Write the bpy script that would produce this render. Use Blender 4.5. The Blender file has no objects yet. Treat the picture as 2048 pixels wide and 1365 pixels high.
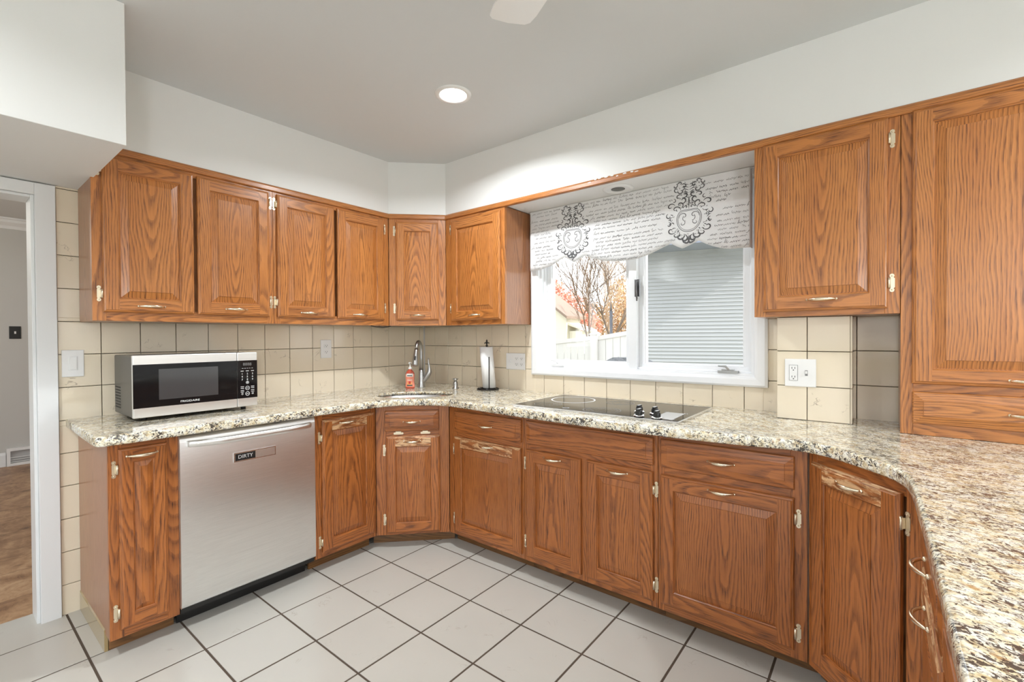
import bpy, math, random
from mathutils import Vector, Matrix
from mathutils.geometry import tessellate_polygon
random.seed(7)
PI = math.pi
SC = bpy.context.scene
COL = SC.collection

# ------------------------------------------------------------------ camera
CX, CY, CZ = 2.94925, -2.55481, 1.27549
YAW, PITCH, ROLL, FPX = 0.67037, -0.01051, -0.00569, 929.02
fw = Vector((-math.sin(YAW)*math.cos(PITCH), math.cos(YAW)*math.cos(PITCH), math.sin(PITCH)))
rt = Vector((math.cos(YAW), math.sin(YAW), 0))
up = rt.cross(fw)
r2 = rt*math.cos(ROLL) + up*math.sin(ROLL)
u2 = -rt*math.sin(ROLL) + up*math.cos(ROLL)
cam_d = bpy.data.cameras.new('camera'); cam = bpy.data.objects.new('camera', cam_d); COL.objects.link(cam)
cam_d.sensor_width = 36; cam_d.lens = FPX*36/2048; cam_d.clip_start = .01; cam_d.clip_end = 300
cam.matrix_world = Matrix(((r2.x, u2.x, -fw.x, CX), (r2.y, u2.y, -fw.y, CY), (r2.z, u2.z, -fw.z, CZ), (0, 0, 0, 1)))
SC.camera = cam

# ------------------------------------------------------------------ world, sun, exposure
SC.view_settings.view_transform = 'Standard'; SC.view_settings.look = 'None'
SC.view_settings.gamma = 1; SC.view_settings.use_curve_mapping = False
SC.view_settings.exposure = 0.18
SC.cycles.use_denoising = True
SC.cycles.max_bounces = 10; SC.cycles.diffuse_bounces = 6; SC.cycles.glossy_bounces = 5
SC.cycles.sample_clamp_indirect = 8
world = bpy.data.worlds.new('world'); SC.world = world; world.use_nodes = True
wn = world.node_tree; bgn = wn.nodes['Background']
tc = wn.nodes.new('ShaderNodeTexCoord'); sx = wn.nodes.new('ShaderNodeSeparateXYZ'); cr = wn.nodes.new('ShaderNodeValToRGB')
wn.links.new(tc.outputs['Generated'], sx.inputs[0]); wn.links.new(sx.outputs['Z'], cr.inputs[0])
cr.color_ramp.elements[0].position = 0.0; cr.color_ramp.elements[0].color = (.97, .985, 1, 1)
cr.color_ramp.elements[1].position = 0.6; cr.color_ramp.elements[1].color = (.88, .94, 1, 1)
wn.links.new(cr.outputs[0], bgn.inputs[0]); bgn.inputs[1].default_value = 2.7

def light(name, kind, loc, energy, color=(1, 1, 1), size=None, size_y=None, direction=None, portal=False, shape=None):
    d = bpy.data.lights.new(name, kind); d.energy = energy; d.color = color
    if kind == 'AREA':
        d.shape = shape or 'RECTANGLE'; d.size = size
        if size_y: d.size_y = size_y
        if portal: d.cycles.is_portal = True
    o = bpy.data.objects.new(name, d); COL.objects.link(o); o.location = loc
    if direction: o.rotation_euler = Vector(direction).to_track_quat('-Z', 'Y').to_euler()
    return o
sun = light('sun', 'SUN', (8, 6, 8), 6.0, (1, .95, .88), direction=(-.83, -.13, -.55)); sun.data.angle = .01
light('daylight_portal', 'AREA', (1.81, .10, 1.55), 1, size=1.3, size_y=1.0, direction=(0, -1, 0), portal=True)
light('daylight_portal', 'AREA', (5.62, -2.2, 1.05), 1, size=2.4, size_y=2.1, direction=(-1, 0, 0), portal=True)
light('daylight_portal', 'AREA', (2.6, -5.12, 1.35), 1, size=2.4, size_y=1.3, direction=(0, 1, 0), portal=True)
light('daylight_portal', 'AREA', (-1.6, -5.12, 1.35), 1, size=2.0, size_y=1.5, direction=(0, 1, 0), portal=True)

ZC, ZT, ZB, DU = 2.4834, 2.1244, 1.3530, 0.283      # ceiling, soffit underside, bottom and face of the wall cabinets
CT, CB = .902, .863                                  # countertop top and underside
T = .1524                                            # wall tile pitch

# ------------------------------------------------------------------ node helpers
def mat(name):
    m = bpy.data.materials.new(name); m.use_nodes = True
    return m, m.node_tree, m.node_tree.nodes['Principled BSDF']
def simple(name, color, rough=.5, metal=0, coat=0, emit=None, es=1, trans=0, ior=None, alpha=None, bump=None):
    m, nt, b = mat(name)
    b.inputs['Base Color'].default_value = (*color, 1); b.inputs['Roughness'].default_value = rough
    b.inputs['Metallic'].default_value = metal; b.inputs['Coat Weight'].default_value = coat
    if emit: b.inputs['Emission Color'].default_value = (*emit, 1); b.inputs['Emission Strength'].default_value = es
    if trans: b.inputs['Transmission Weight'].default_value = trans
    if ior: b.inputs['IOR'].default_value = ior
    if alpha is not None: b.inputs['Alpha'].default_value = alpha
    if bump:
        g = G(nt); n = g.noise(g.coord('Object'), bump[0], 3); g.bump(n, b, bump[1], bump[2] if len(bump) > 2 else .001)
    return m
class G:
    def __init__(s, nt): s.nt = nt
    def new(s, t, **k):
        n = s.nt.nodes.new(t)
        for a, v in k.items(): setattr(n, a, v)
        return n
    def put(s, sock, v):
        if v is None: return
        if isinstance(v, (int, float)): sock.default_value = v
        elif isinstance(v, tuple): sock.default_value = v if len(v) == len(sock.default_value) else (*v, 1)
        else: s.nt.links.new(v, sock)
    def coord(s, w): return s.new('ShaderNodeTexCoord').outputs[w]
    def math(s, op, a, b=None, c=None, clamp=False):
        n = s.new('ShaderNodeMath', operation=op, use_clamp=clamp)
        for i, v in enumerate((a, b, c)): s.put(n.inputs[i], v)
        return n.outputs[0]
    def vmath(s, op, a, b=None):
        n = s.new('ShaderNodeVectorMath', operation=op); s.put(n.inputs[0], a); s.put(n.inputs[1], b); return n.outputs[0]
    def comb(s, x=0., y=0., z=0.):
        n = s.new('ShaderNodeCombineXYZ'); [s.put(n.inputs[i], v) for i, v in enumerate((x, y, z))]; return n.outputs[0]
    def sep(s, v):
        n = s.new('ShaderNodeSeparateXYZ'); s.put(n.inputs[0], v); return n.outputs
    def noise(s, v, scale=1., detail=2., rough=.5, dist=0., col=False):
        n = s.new('ShaderNodeTexNoise'); s.put(n.inputs['Vector'], v); s.put(n.inputs['Scale'], scale)
        s.put(n.inputs['Detail'], detail); s.put(n.inputs['Roughness'], rough); s.put(n.inputs['Distortion'], dist)
        return n.outputs['Color' if col else 'Fac']
    def ramp(s, f, stops, interp='LINEAR'):
        n = s.new('ShaderNodeValToRGB'); s.put(n.inputs[0], f); n.color_ramp.interpolation = interp
        e = n.color_ramp.elements
        while len(e) < len(stops): e.new(.5)
        for i, (p, c) in enumerate(stops):
            e[i].position = p; e[i].color = (*c, 1) if isinstance(c, tuple) else (c, c, c, 1)
        return n.outputs[0]
    def mix(s, f, a, b, mode='MIX'):
        n = s.new('ShaderNodeMix', data_type='RGBA', blend_type=mode); s.put(n.inputs[0], f)
        s.put(n.inputs[6], a); s.put(n.inputs[7], b); return n.outputs[2]
    def bump(s, h, b, strength=.3, dist=.001):
        n = s.new('ShaderNodeBump'); s.put(n.inputs['Strength'], strength); s.put(n.inputs['Distance'], dist)
        s.put(n.inputs['Height'], h); s.nt.links.new(n.outputs[0], b.inputs['Normal']); return n

# ------------------------------------------------------------------ materials
def oak_material(name, light_c, mid_c, dark_c, rough=.33, bare=None):
    m, nt, b = mat(name); g = G(nt)
    uv = g.sep(g.coord('UV')); u, v = uv[0], uv[1]
    n1 = g.math('SUBTRACT', g.noise(g.comb(g.math('MULTIPLY', u, 6.), g.math('MULTIPLY', v, 1.7), 0.), 1., 2.), .5)
    n1b = g.math('SUBTRACT', g.noise(g.comb(g.math('MULTIPLY', u, 30.), g.math('MULTIPLY', v, 11.), 3.), 1., 3., .6), .5)
    uu = g.math('ADD', u, g.math('MULTIPLY', n1, .075))
    d = g.math('ADD', g.math('MULTIPLY', g.noise(g.comb(0., g.math('MULTIPLY', v, .62), 5.), 1., 1.), .30), -.09)
    r = g.math('SQRT', g.math('ADD', g.math('MULTIPLY', uu, uu), g.math('ADD', g.math('MULTIPLY', d, d), .0002)))
    r = g.math('ADD', r, g.math('MULTIPLY', n1b, .006))
    fr = g.math('FRACT', g.math('MULTIPLY', r, 120.))
    band = g.math('POWER', g.math('SUBTRACT', 1., g.math('ABSOLUTE', g.math('SUBTRACT', g.math('MULTIPLY', fr, 1.6), .35), None, ), None, True), 1.6, None, True)
    pores = g.ramp(g.noise(g.comb(g.math('MULTIPLY', u, 430.), g.math('MULTIPLY', v, 10.), 0.), 1., 2., .6), [(.46, 0.), (.66, 1.)])
    fine = g.noise(g.comb(g.math('MULTIPLY', u, 160.), g.math('MULTIPLY', v, 5.), 9.), 1., 3., .6)
    f = g.math('ADD', g.math('MULTIPLY', band, g.math('ADD', .42, g.math('MULTIPLY', pores, .48))), g.math('MULTIPLY', pores, .24), None, True)
    base = g.mix(g.noise(g.comb(g.math('MULTIPLY', u, 10.), g.math('MULTIPLY', v, 1.3), 2.), 1., 2.), light_c, mid_c)
    base = g.mix(g.math('MULTIPLY', fine, .45), base, mid_c)
    col = g.mix(f, base, dark_c)
    tint = g.noise(g.comb(g.math('MULTIPLY', v, .31), 0., 7.), 1., 0.)
    col = g.mix(g.math('MULTIPLY', tint, .38), col, g.mix(.5, col, mid_c, 'MULTIPLY'))
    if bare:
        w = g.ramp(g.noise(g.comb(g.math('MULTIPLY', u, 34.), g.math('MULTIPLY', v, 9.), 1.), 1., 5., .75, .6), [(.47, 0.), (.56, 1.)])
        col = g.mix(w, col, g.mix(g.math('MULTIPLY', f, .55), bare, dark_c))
    nt.links.new(col, b.inputs['Base Color'])
    b.inputs['Roughness'].default_value = rough; b.inputs['Coat Weight'].default_value = .25; b.inputs['Coat Roughness'].default_value = .18
    g.bump(g.math('MULTIPLY', f, -1.), b, .35, .0006)
    return m
M = {}
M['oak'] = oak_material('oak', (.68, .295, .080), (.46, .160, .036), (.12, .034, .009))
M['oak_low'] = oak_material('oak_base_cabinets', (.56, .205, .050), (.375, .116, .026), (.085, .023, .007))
M['oak_side'] = oak_material('oak_veneer_side', (.45, .21, .095), (.37, .155, .062), (.20, .075, .028), .3)
M['oak_worn_glint'] = oak_material('oak_bare_and_glint', (.55, .215, .062), (.37, .122, .032), (.085, .024, .008), .42, bare=(.74, .47, .25))  # worn rails; on door top edges also painted-in reflected light

def granite():
    m, nt, b = mat('granite'); g = G(nt)
    o = g.coord('Object'); s = g.sep(o)
    mask = g.math('MULTIPLY', g.math('LESS_THAN', s[0], 1.0), g.math('LESS_THAN', s[1], -.93))
    def rotm(a):
        ca, sa = math.cos(a), math.sin(a)
        x = g.math('ADD', g.math('MULTIPLY', s[0], ca), g.math('MULTIPLY', s[1], sa))
        y = g.math('ADD', g.math('MULTIPLY', s[0], -sa), g.math('MULTIPLY', s[1], ca)); return x, y
    xa, ya = rotm(math.radians(-25)); xb, yb = rotm(math.radians(78))
    def mx(a, c): return g.math('ADD', g.math('MULTIPLY', a, g.math('SUBTRACT', 1., mask)), g.math('MULTIPLY', c, mask))
    X, Y = mx(xa, xb), mx(ya, yb)
    V = g.comb(X, g.math('MULTIPLY', Y, 1.4), g.math('MULTIPLY', s[2], 1.2))
    V2 = g.comb(g.math('MULTIPLY', X, 1.3), g.math('MULTIPLY', Y, 2.0), g.math('MULTIPLY', s[2], 2.))
    base = g.ramp(g.noise(V, 44., 4., .6, .4), [(.32, (.52, .40, .22)), (.42, (.74, .64, .43)), (.52, (.86, .81, .66)), (.66, (.90, .89, .82))])
    gold = g.ramp(g.noise(V2, 34., 3., .55, .3), [(.60, 0.), (.68, 1.)])
    col = g.mix(g.math('MULTIPLY', gold, .75), base, (.46, .25, .09))
    grey = g.ramp(g.noise(g.vmath('ADD', V, (3.1, 1.7, .4)), 70., 3., .6, .8), [(.52, 0.), (.60, 1.)])
    col = g.mix(g.math('MULTIPLY', grey, .60), col, (.27, .235, .20))
    big = g.noise(V2, 9., 2.)
    th = g.math('ADD', g.noise(V, 82., 4., .62, 1.2), g.math('MULTIPLY', g.math('SUBTRACT', big, .5), .42))
    dark = g.ramp(th, [(.552, 0.), (.572, 1.)])
    col = g.mix(g.math('MULTIPLY', dark, .93), col, (.035, .030, .032))
    sp_ = g.ramp(g.noise(g.vmath('ADD', V, (2., 7., 1.)), 210., 2., .5, .4), [(.625, 0.), (.655, 1.)])
    col = g.mix(g.math('MULTIPLY', sp_, .80), col, (.07, .055, .05))
    rd = g.ramp(g.noise(g.vmath('ADD', V2, (9., 2., 0.)), 85., 3., .6, .5), [(.665, 0.), (.70, 1.)])
    col = g.mix(g.math('MULTIPLY', rd, .8), col, (.13, .05, .035))
    nt.links.new(col, b.inputs['Base Color'])
    b.inputs['Roughness'].default_value = .13; b.inputs['Coat Weight'].default_value = .3; b.inputs['Coat Roughness'].default_value = .05
    g.bump(g.noise(o, 25., 2.), b, .03, .002)
    return m
M['granite'] = granite()

def tile_mat(name, c1, c2, rough, vein, wav):
    m, nt, b = mat(name); g = G(nt)
    o = g.coord('Object'); uv = g.coord('UV')
    base = g.mix(g.noise(o, 3.5, 4.), c1, c2)
    rnd = g.noise(g.vmath('FLOOR', uv), 1.37, 0.)
    base = g.mix(g.math('MULTIPLY', g.math('SUBTRACT', rnd, .5), .35, None, True), base, (c2[0]*.82, c2[1]*.82, c2[2]*.82))
    n = g.noise(o, 11., 3., .55, 1.2)
    line = g.math('SUBTRACT', 1., g.math('MULTIPLY', g.math('ABSOLUTE', g.math('SUBTRACT', n, .5)), 55.), None, True)
    msk = g.ramp(g.noise(g.vmath('ADD', o, (5., 3., 1.)), 9., 2.), [(.60, 0.), (.68, 1.)])
    f = g.math('MULTIPLY', g.math('MULTIPLY', line, msk), vein)
    col = g.mix(f, base, (.22, .16, .11))
    nt.links.new(col, b.inputs['Base Color']); b.inputs['Roughness'].default_value = rough
    g.bump(g.noise(o, 14., 2.), b, wav, .004)
    return m
M['wall_tile'] = tile_mat('glazed_wall_tile', (.79, .70, .565), (.74, .645, .495), .10, .65, .10)
M['floor_tile'] = tile_mat('floor_tile', (.495, .475, .435), (.455, .435, .395), .24, .25, .05)
M['wall_grout'] = simple('wall_grout', (.30, .22, .13), .9)
M['floor_grout'] = simple('floor_grout', (.075, .052, .036), .9)
M['paint'] = simple('wall_paint', (.765, .770, .765), .55, bump=(220, .12, .0006))
M['ceiling'] = simple('ceiling_paint', (.63, .65, .66), .8, bump=(160, .12, .0006))
M['trim_white'] = simple('trim_white', (.74, .75, .76), .35)
M['vinyl'] = simple('window_vinyl', (.80, .81, .83), .3)
M['plastic_white'] = simple('plate_white', (.80, .80, .80), .3)
M['slot'] = simple('slot_dark', (.03, .03, .03), .5)
M['brass'] = simple('pull_brass', (.86, .74, .56), .24, 1)
M['hinge'] = simple('hinge_brass', (.80, .70, .53), .30, .9)
M['steel_mirror'] = simple('polished_steel', (.76, .76, .76), .22, 1)
M['black_glass'] = simple('black_glass', (.008, .008, .009), .06, 0, 0, ior=1.38)
M['black'] = simple('black_plastic', (.012, .012, .012), .35)
M['mw_window'] = simple('microwave_window', (.055, .055, .058), .12, 0, .4)
M['mw_side'] = simple('microwave_side', (.105, .103, .10), .34, .5)
M['print_white'] = simple('print_white', (.75, .75, .75), .5)
M['print_grey'] = simple('print_grey', (.20, .20, .20), .4)
M['paper'] = simple('paper_towel', (.84, .84, .84), .9, bump=(400, .4, .0008))
M['iron'] = simple('black_iron', (.018, .016, .015), .38, .5)
M['walnut_gap'] = simple('dark_gap', (.02, .012, .008), .8)
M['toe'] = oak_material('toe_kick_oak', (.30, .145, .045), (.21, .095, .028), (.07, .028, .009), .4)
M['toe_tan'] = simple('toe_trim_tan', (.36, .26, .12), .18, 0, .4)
def steel(name, base, rough, axis):
    m, nt, b = mat(name); g = G(nt); s = g.sep(g.coord('Object'))
    sc = [3., 3., 3.]; sc[axis] = 4.
    k = [900., 900., 900.]; k[axis] = 3.
    n = g.noise(g.comb(*[g.math('MULTIPLY', s[i], k[i]) for i in range(3)]), 1., 2.)
    nt.links.new(g.ramp(n, [(.3, (base*.93, base*.925, base*.91)), (.7, (base*1.05, base*1.045, base*1.03))]), b.inputs['Base Color'])
    b.inputs['Metallic'].default_value = 1; b.inputs['Roughness'].default_value = rough
    if axis == 0: b.inputs['Anisotropic'].default_value = .75
    g.bump(n, b, .06, .0003)
    return m
M['steel'] = steel('brushed_steel', .84, .36, 0)
M['steel_v'] = steel('brushed_nickel', .47, .30, 2)
def glassmat():
    m, nt, b = mat('window_glass'); g = G(nt)
    tr = g.new('ShaderNodeBsdfTransparent'); gl = g.new('ShaderNodeBsdfGlossy'); gl.inputs['Roughness'].default_value = .02
    tr.inputs[0].default_value = (.97, .98, .98, 1)
    mx = g.new('ShaderNodeMixShader'); mx.inputs[0].default_value = .05
    nt.links.new(tr.outputs[0], mx.inputs[1]); nt.links.new(gl.outputs[0], mx.inputs[2])
    nt.links.new(mx.outputs[0], nt.nodes['Material Output'].inputs[0]); return m
M['glass'] = glassmat()
def wood_floor():
    m, nt, b = mat('laminate_floor'); g = G(nt); o = g.coord('Object'); s = g.sep(o)
    w = g.math('FLOOR', g.math('MULTIPLY', s[0], 2.6))
    v = g.comb(g.math('ADD', g.math('MULTIPLY', s[0], 1.), g.math('MULTIPLY', w, .0)), g.math('ADD', s[1], g.math('MULTIPLY', w, 3.7)), w)
    n = g.noise(v, 2.4, 3., .55, 2.2); n2 = g.noise(v, 9., 5., .7, 3.0)
    col = g.ramp(g.math('ADD', g.math('MULTIPLY', n, .6), g.math('MULTIPLY', n2, .4)), [(.34, (.10, .045, .020)), (.44, (.26, .135, .065)), (.54, (.40, .235, .125)), (.64, (.50, .325, .19))])
    e = g.math('FRACT', g.math('MULTIPLY', s[0], 2.6)); ln = g.math('LESS_THAN', e, .012)
    col = g.mix(g.math('MULTIPLY', ln, .6), col, (.12, .06, .03))
    nt.links.new(col, b.inputs['Base Color']); b.inputs['Roughness'].default_value = .36; return m
M['laminate'] = wood_floor()
M['far_paint'] = simple('far_room_paint', (.52, .515, .495), .7)
def siding_mat(): return simple('siding', (.37, .378, .392), .6)
M['siding'] = siding_mat()

# ------------------------------------------------------------------ mesh builder
class MB:
    def __init__(s): s.v = []; s.f = []; s.m = []; s.uv = []; s.sm = []
    def face(s, pts, mi=0, uv=None, smooth=False):
        i = len(s.v); s.v += [tuple(p) for p in pts]; s.f.append(list(range(i, i+len(pts))))
        s.m.append(mi); s.uv.append(uv or [(0, 0)]*len(pts)); s.sm.append(smooth)
    def wood(s, pts, grain, mi=0, ctr=None, off=None, smooth=False):
        P = [Vector(p) for p in pts]; n = (P[1]-P[0]).cross(P[2]-P[0])
        if n.length < 1e-12: n = Vector((0, -1, 0))
        gr = Vector(grain); n.normalize()
        if abs(n.dot(gr)) > .9: ax = Vector((n.y, n.z, n.x)); gr2 = n.cross(ax).normalized()
        else: gr2 = gr
        ac = gr2.cross(n); c = Vector(ctr) if ctr is not None else Vector((0, 0, 0)); of = off or (0, 0)
        s.face(pts, mi, [((p-c).dot(ac)+of[0], (p-c).dot(gr2)+of[1]) for p in P], smooth)
    def box(s, x0, x1, y0, y1, z0, z1, mi=0, grain=None, off=None, skip=()):
        q = {'-x': [(x0, y1, z0), (x0, y0, z0), (x0, y0, z1), (x0, y1, z1)], '+x': [(x1, y0, z0), (x1, y1, z0), (x1, y1, z1), (x1, y0, z1)],
             '-y': [(x0, y0, z0), (x1, y0, z0), (x1, y0, z1), (x0, y0, z1)], '+y': [(x1, y1, z0), (x0, y1, z0), (x0, y1, z1), (x1, y1, z1)],
             '-z': [(x0, y1, z0), (x1, y1, z0), (x1, y0, z0), (x0, y0, z0)], '+z': [(x0, y0, z1), (x1, y0, z1), (x1, y1, z1), (x0, y1, z1)]}
        if grain and off is None: off = rnd_off()
        for k, p in q.items():
            if k in skip: continue
            if grain: s.wood(p, grain, mi, ((x0+x1)/2, (y0+y1)/2, (z0+z1)/2), off)
            else: s.face(p, mi)
    def loft(s, rings, mi=0, closed=True, cap0=False, cap1=False, smooth=True, grain=None):
        for a, b in zip(rings, rings[1:]):
            n = len(a)
            for i in range(n if closed else n-1):
                j = (i+1) % n; s.face([a[i], a[j], b[j], b[i]], mi, smooth=smooth)
        if cap0: s.face(list(reversed(rings[0])), mi)
        if cap1: s.face(rings[-1], mi)
    def lathe(s, prof, ctr=(0, 0, 0), n=32, mi=0, axis='z', smooth=True, cap=True):
        rings = []
        for r, h in prof:
            rg = []
            for k in range(n):
                a = 2*PI*k/n; x, y = r*math.cos(a), r*math.sin(a)
                p = {'z': (x, y, h), 'y': (x, -h, y), 'x': (h, x, y)}[axis]
                rg.append((ctr[0]+p[0], ctr[1]+p[1], ctr[2]+p[2]))
            rings.append(rg)
        s.loft(rings, mi, True, cap and prof[0][0] > 1e-5, cap and prof[-1][0] > 1e-5, smooth)
    def tube(s, path, rad, n=12, mi=0, cap=True, flat=None, closed=False):
        P = [Vector(p) for p in path]; R = rad if isinstance(rad, (list, tuple)) else [rad]*len(P)
        rings = []; up0 = None
        for i, p in enumerate(P):
            if closed: t = P[(i+1) % len(P)]-P[i-1]
            else: t = P[min(i+1, len(P)-1)]-P[max(i-1, 0)]
            t.normalize()
            if up0 is None:
                up0 = Vector((0, 0, 1)) if abs(t.z) < .9 else Vector((1, 0, 0))
            a = t.cross(up0).normalized(); b = a.cross(t).normalized(); up0 = b
            rx, ry = (R[i] if isinstance(R[i], (tuple, list)) else (R[i], R[i]))
            rings.append([tuple(p+a*rx*math.cos(2*PI*k/n)+b*ry*math.sin(2*PI*k/n)) for k in range(n)])
        if closed: rings.append(rings[0])
        s.loft(rings, mi, True, cap and not closed, cap and not closed)
    def poly_prism(s, pts, d0, d1, mi=0, place=None):
        """2D outline (a,b) extruded between depth d0 (front) and d1; place(a,b,d)->xyz"""
        pl = place or (lambda a, b, d: (a, d, b))
        s.face([pl(a, b, d0) for a, b in pts], mi)
        s.face([pl(a, b, d1) for a, b in reversed(pts)], mi)
        for i in range(len(pts)):
            a, b = pts[i], pts[(i+1) % len(pts)]
            s.face([pl(*a, d0), pl(*a, d1), pl(*b, d1), pl(*b, d0)], mi)
    def build(s, name, mats, parent=None, bevel=0, seg=2, weld=True):
        me = bpy.data.meshes.new(name); me.from_pydata(s.v, [], s.f)
        for m in (mats if isinstance(mats, (list, tuple)) else [mats]): me.materials.append(M[m] if isinstance(m, str) else m)
        ul = me.uv_layers.new(name='UVMap')
        k = 0
        for pi, p in enumerate(me.polygons):
            p.material_index = s.m[pi]; p.use_smooth = s.sm[pi]
            for c in range(p.loop_total): ul.data[p.loop_start+c].uv = s.uv[pi][c]
        me.update()
        if weld:
            import bmesh
            bm = bmesh.new(); bm.from_mesh(me); bmesh.ops.remove_doubles(bm, verts=bm.verts, dist=1e-5)
            bmesh.ops.recalc_face_normals(bm, faces=bm.faces); bm.to_mesh(me); bm.free()
        o = bpy.data.objects.new(name, me); COL.objects.link(o)
        if parent: o.parent = parent
        if bevel:
            md = o.modifiers.new('bevel', 'BEVEL'); md.width = bevel; md.segments = seg; md.limit_method = 'ANGLE'; md.angle_limit = .6
            md.harden_normals = False
        return o
def rnd_off(spread=.05): return (random.uniform(-spread, spread), random.uniform(0, 60))
def tag(o, label=None, cat=None, group=None, kind=None):
    for k, v in (('label', label), ('category', cat), ('group', group), ('kind', kind)):
        if v: o[k] = v
    return o
def thing(name, loc, rot=0, label=None, cat=None, group=None, kind=None):
    o = bpy.data.objects.new(name, None); COL.objects.link(o); o.location = loc; o.rotation_euler = (0, 0, rot); o.empty_display_size = .1
    return tag(o, label, cat, group, kind)
def S(o): o['kind'] = 'structure'; return o
def copy_tree(o, parent=None):
    c = o.copy(); COL.objects.link(c)
    if parent: c.parent = parent
    for ch in list(o.children): copy_tree(ch, c)
    return c
def text(name, body, size, mt, parent, loc, rot=(PI/2, 0, 0), align='CENTER', ext=.0002, sx_=1, bold=0):
    cu = bpy.data.curves.new(name, 'FONT'); cu.body = body; cu.size = size; cu.align_x = align; cu.align_y = 'CENTER'; cu.extrude = ext
    cu.offset = bold; cu.materials.append(M[mt]); cu.resolution_u = 3
    tmp = bpy.data.objects.new(name, cu); COL.objects.link(tmp); bpy.context.view_layer.update()
    me = bpy.data.meshes.new_from_object(tmp.evaluated_get(bpy.context.evaluated_depsgraph_get())); bpy.data.objects.remove(tmp); bpy.data.curves.remove(cu)
    o = bpy.data.objects.new(name, me); COL.objects.link(o); o.parent = parent; o.location = loc; o.rotation_euler = rot; o.scale = (sx_, 1, 1)
    return o

# ------------------------------------------------------------------ tiled surfaces
def tiles(mb, u0, u1, v0, v1, ou, ov, pitch, gap, place, thick=.006, bev=.0015, mi=0, gi=1):
    """fills the rectangle with square tiles on a grid with origin (ou, ov); place(u,v,d) with d the height off the wall"""
    mb.face([place(u0, v0, 0), place(u1, v0, 0), place(u1, v1, 0), place(u0, v1, 0)], gi)
    i0 = math.floor((u0-ou)/pitch); i1 = math.ceil((u1-ou)/pitch); j0 = math.floor((v0-ov)/pitch); j1 = math.ceil((v1-ov)/pitch)
    h = gap/2
    for i in range(i0, i1):
        for j in range(j0, j1):
            a0 = max(ou+i*pitch+h, u0); a1 = min(ou+(i+1)*pitch-h, u1); b0 = max(ov+j*pitch+h, v0); b1 = min(ov+(j+1)*pitch-h, v1)
            if a1-a0 < .006 or b1-b0 < .006: continue
            tl = [random.uniform(-.0005, .0005) for _ in range(4)]
            o_ = [(a0, b0), (a1, b0), (a1, b1), (a0, b1)]
            i_ = [(a0+bev, b0+bev), (a1-bev, b0+bev), (a1-bev, b1-bev), (a0+bev, b1-bev)]
            uv = [(i+.5+7*j, j+.5)]*4
            bot = [place(*p, 0) for p in o_]; mid = [place(*p, thick-bev) for p in o_]; top = [place(*p, thick+t) for p, t in zip(i_, tl)]
            mb.face(top, mi, uv)
            for k in range(4):
                l = (k+1) % 4
                mb.face([bot[k], bot[l], mid[l], mid[k]], mi, uv); mb.face([mid[k], mid[l], top[l], top[k]], mi, uv)

Z1 = 1.2022
TF, FX0, FY0 = .3069, .7869, -.9381
# floor
mb = MB(); mb.box(-.13, 5.6, -5.2, .15, -.08, -.0025, 1)
tiles(mb, -.13, 5.6, -5.2, .0, FX0, FY0, TF, .0085, lambda u, v, d: (u, v, -.002+d), thick=.002, bev=.0008)
S(mb.build('floor', ['floor_tile', 'floor_grout'], weld=False))
mb = MB(); mb.box(-4.1, -.13, -5.2, 1.2, -.08, -.001); S(mb.build('floor_far_room', 'laminate'))
# walls
DY0, DY1, DZ = -3.06, -2.25, 1.915
mb = MB(); W0, W1 = -.13, -.006
mb.box(W0, W1, DY1, .15, -.006, ZC); mb.box(W0, W1, -5.2, DY0, -.006, ZC); mb.box(W0, W1, DY0, DY1, DZ, ZC)
wl = S(mb.build('wall_left', 'paint'))
mb = MB(); pa = lambda u, v, d: (-.006+d, u, v)
tiles(mb, -2.180, -.006, CT-.03, ZB+.02, -.0481, Z1, T, .0028, pa)
tiles(mb, -2.180, -2.03, -.004, CT-.03, -2.0295, Z1, T, .0028, pa)
tiles(mb, -2.180, -2.03, ZB+.02, 1.975, -2.0295, Z1, T, .0028, pa)
S(mb.build('tile_backsplash', ['wall_tile', 'wall_grout'], wl, weld=False))
# window wall
WX0, WX1, WZ0, WZ1 = 1.165, 2.458, 1.066, 2.05
mb = MB()
mb.box(-.13, WX0, .006, .15, -.006, ZC); mb.box(WX1, 5.6, .006, .15, -.006, ZC); mb.box(WX0, WX1, .006, .15, -.006, WZ0); mb.box(WX0, WX1, .006, .15, WZ1, ZC)
wb = S(mb.build('wall_back', 'paint'))
mb = MB(); pb = lambda u, v, d: (u, .006-d, v)
tiles(mb, .006, 1.12, CT-.03, ZB+.02, .1271, Z1, T, .0028, pb)
tiles(mb, 1.12, 2.50, CT-.03, 1.03, .1271, Z1, T, .0028, pb)
tiles(mb, 2.50, 2.60, CT-.03, ZB+.02, .1271, Z1, T, .0028, pb)
tiles(mb, 2.85, 3.03, CT-.03, ZB+.02, 2.868, Z1, T, .0028, pb)
S(mb.build('tile_backsplash', ['wall_tile', 'wall_grout'], wb, weld=False))
# tiled chase
mb = MB(); mb.box(2.593, 2.853, -.179, .0, CT+.001, ZB-.002, 1)
wc = S(mb.build('wall_chase', ['wall_tile', 'wall_grout']))
mb = MB(); tiles(mb, 2.587, 2.859, CT+.001, ZB-.002, 2.701, Z1, T, .0028, lambda u, v, d: (u, -.179-d, v))
tiles(mb, -.185, .0, CT+.001, ZB-.002, -.185, Z1, T, .0028, lambda u, v, d: (2.853+d, u, v))
tiles(mb, -.185, .0, CT+.001, ZB-.002, -.185, Z1, T, .0028, lambda u, v, d: (2.593-d, u, v))
S(mb.build('tile_cladding', ['wall_tile', 'wall_grout'], wc, weld=False))
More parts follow.
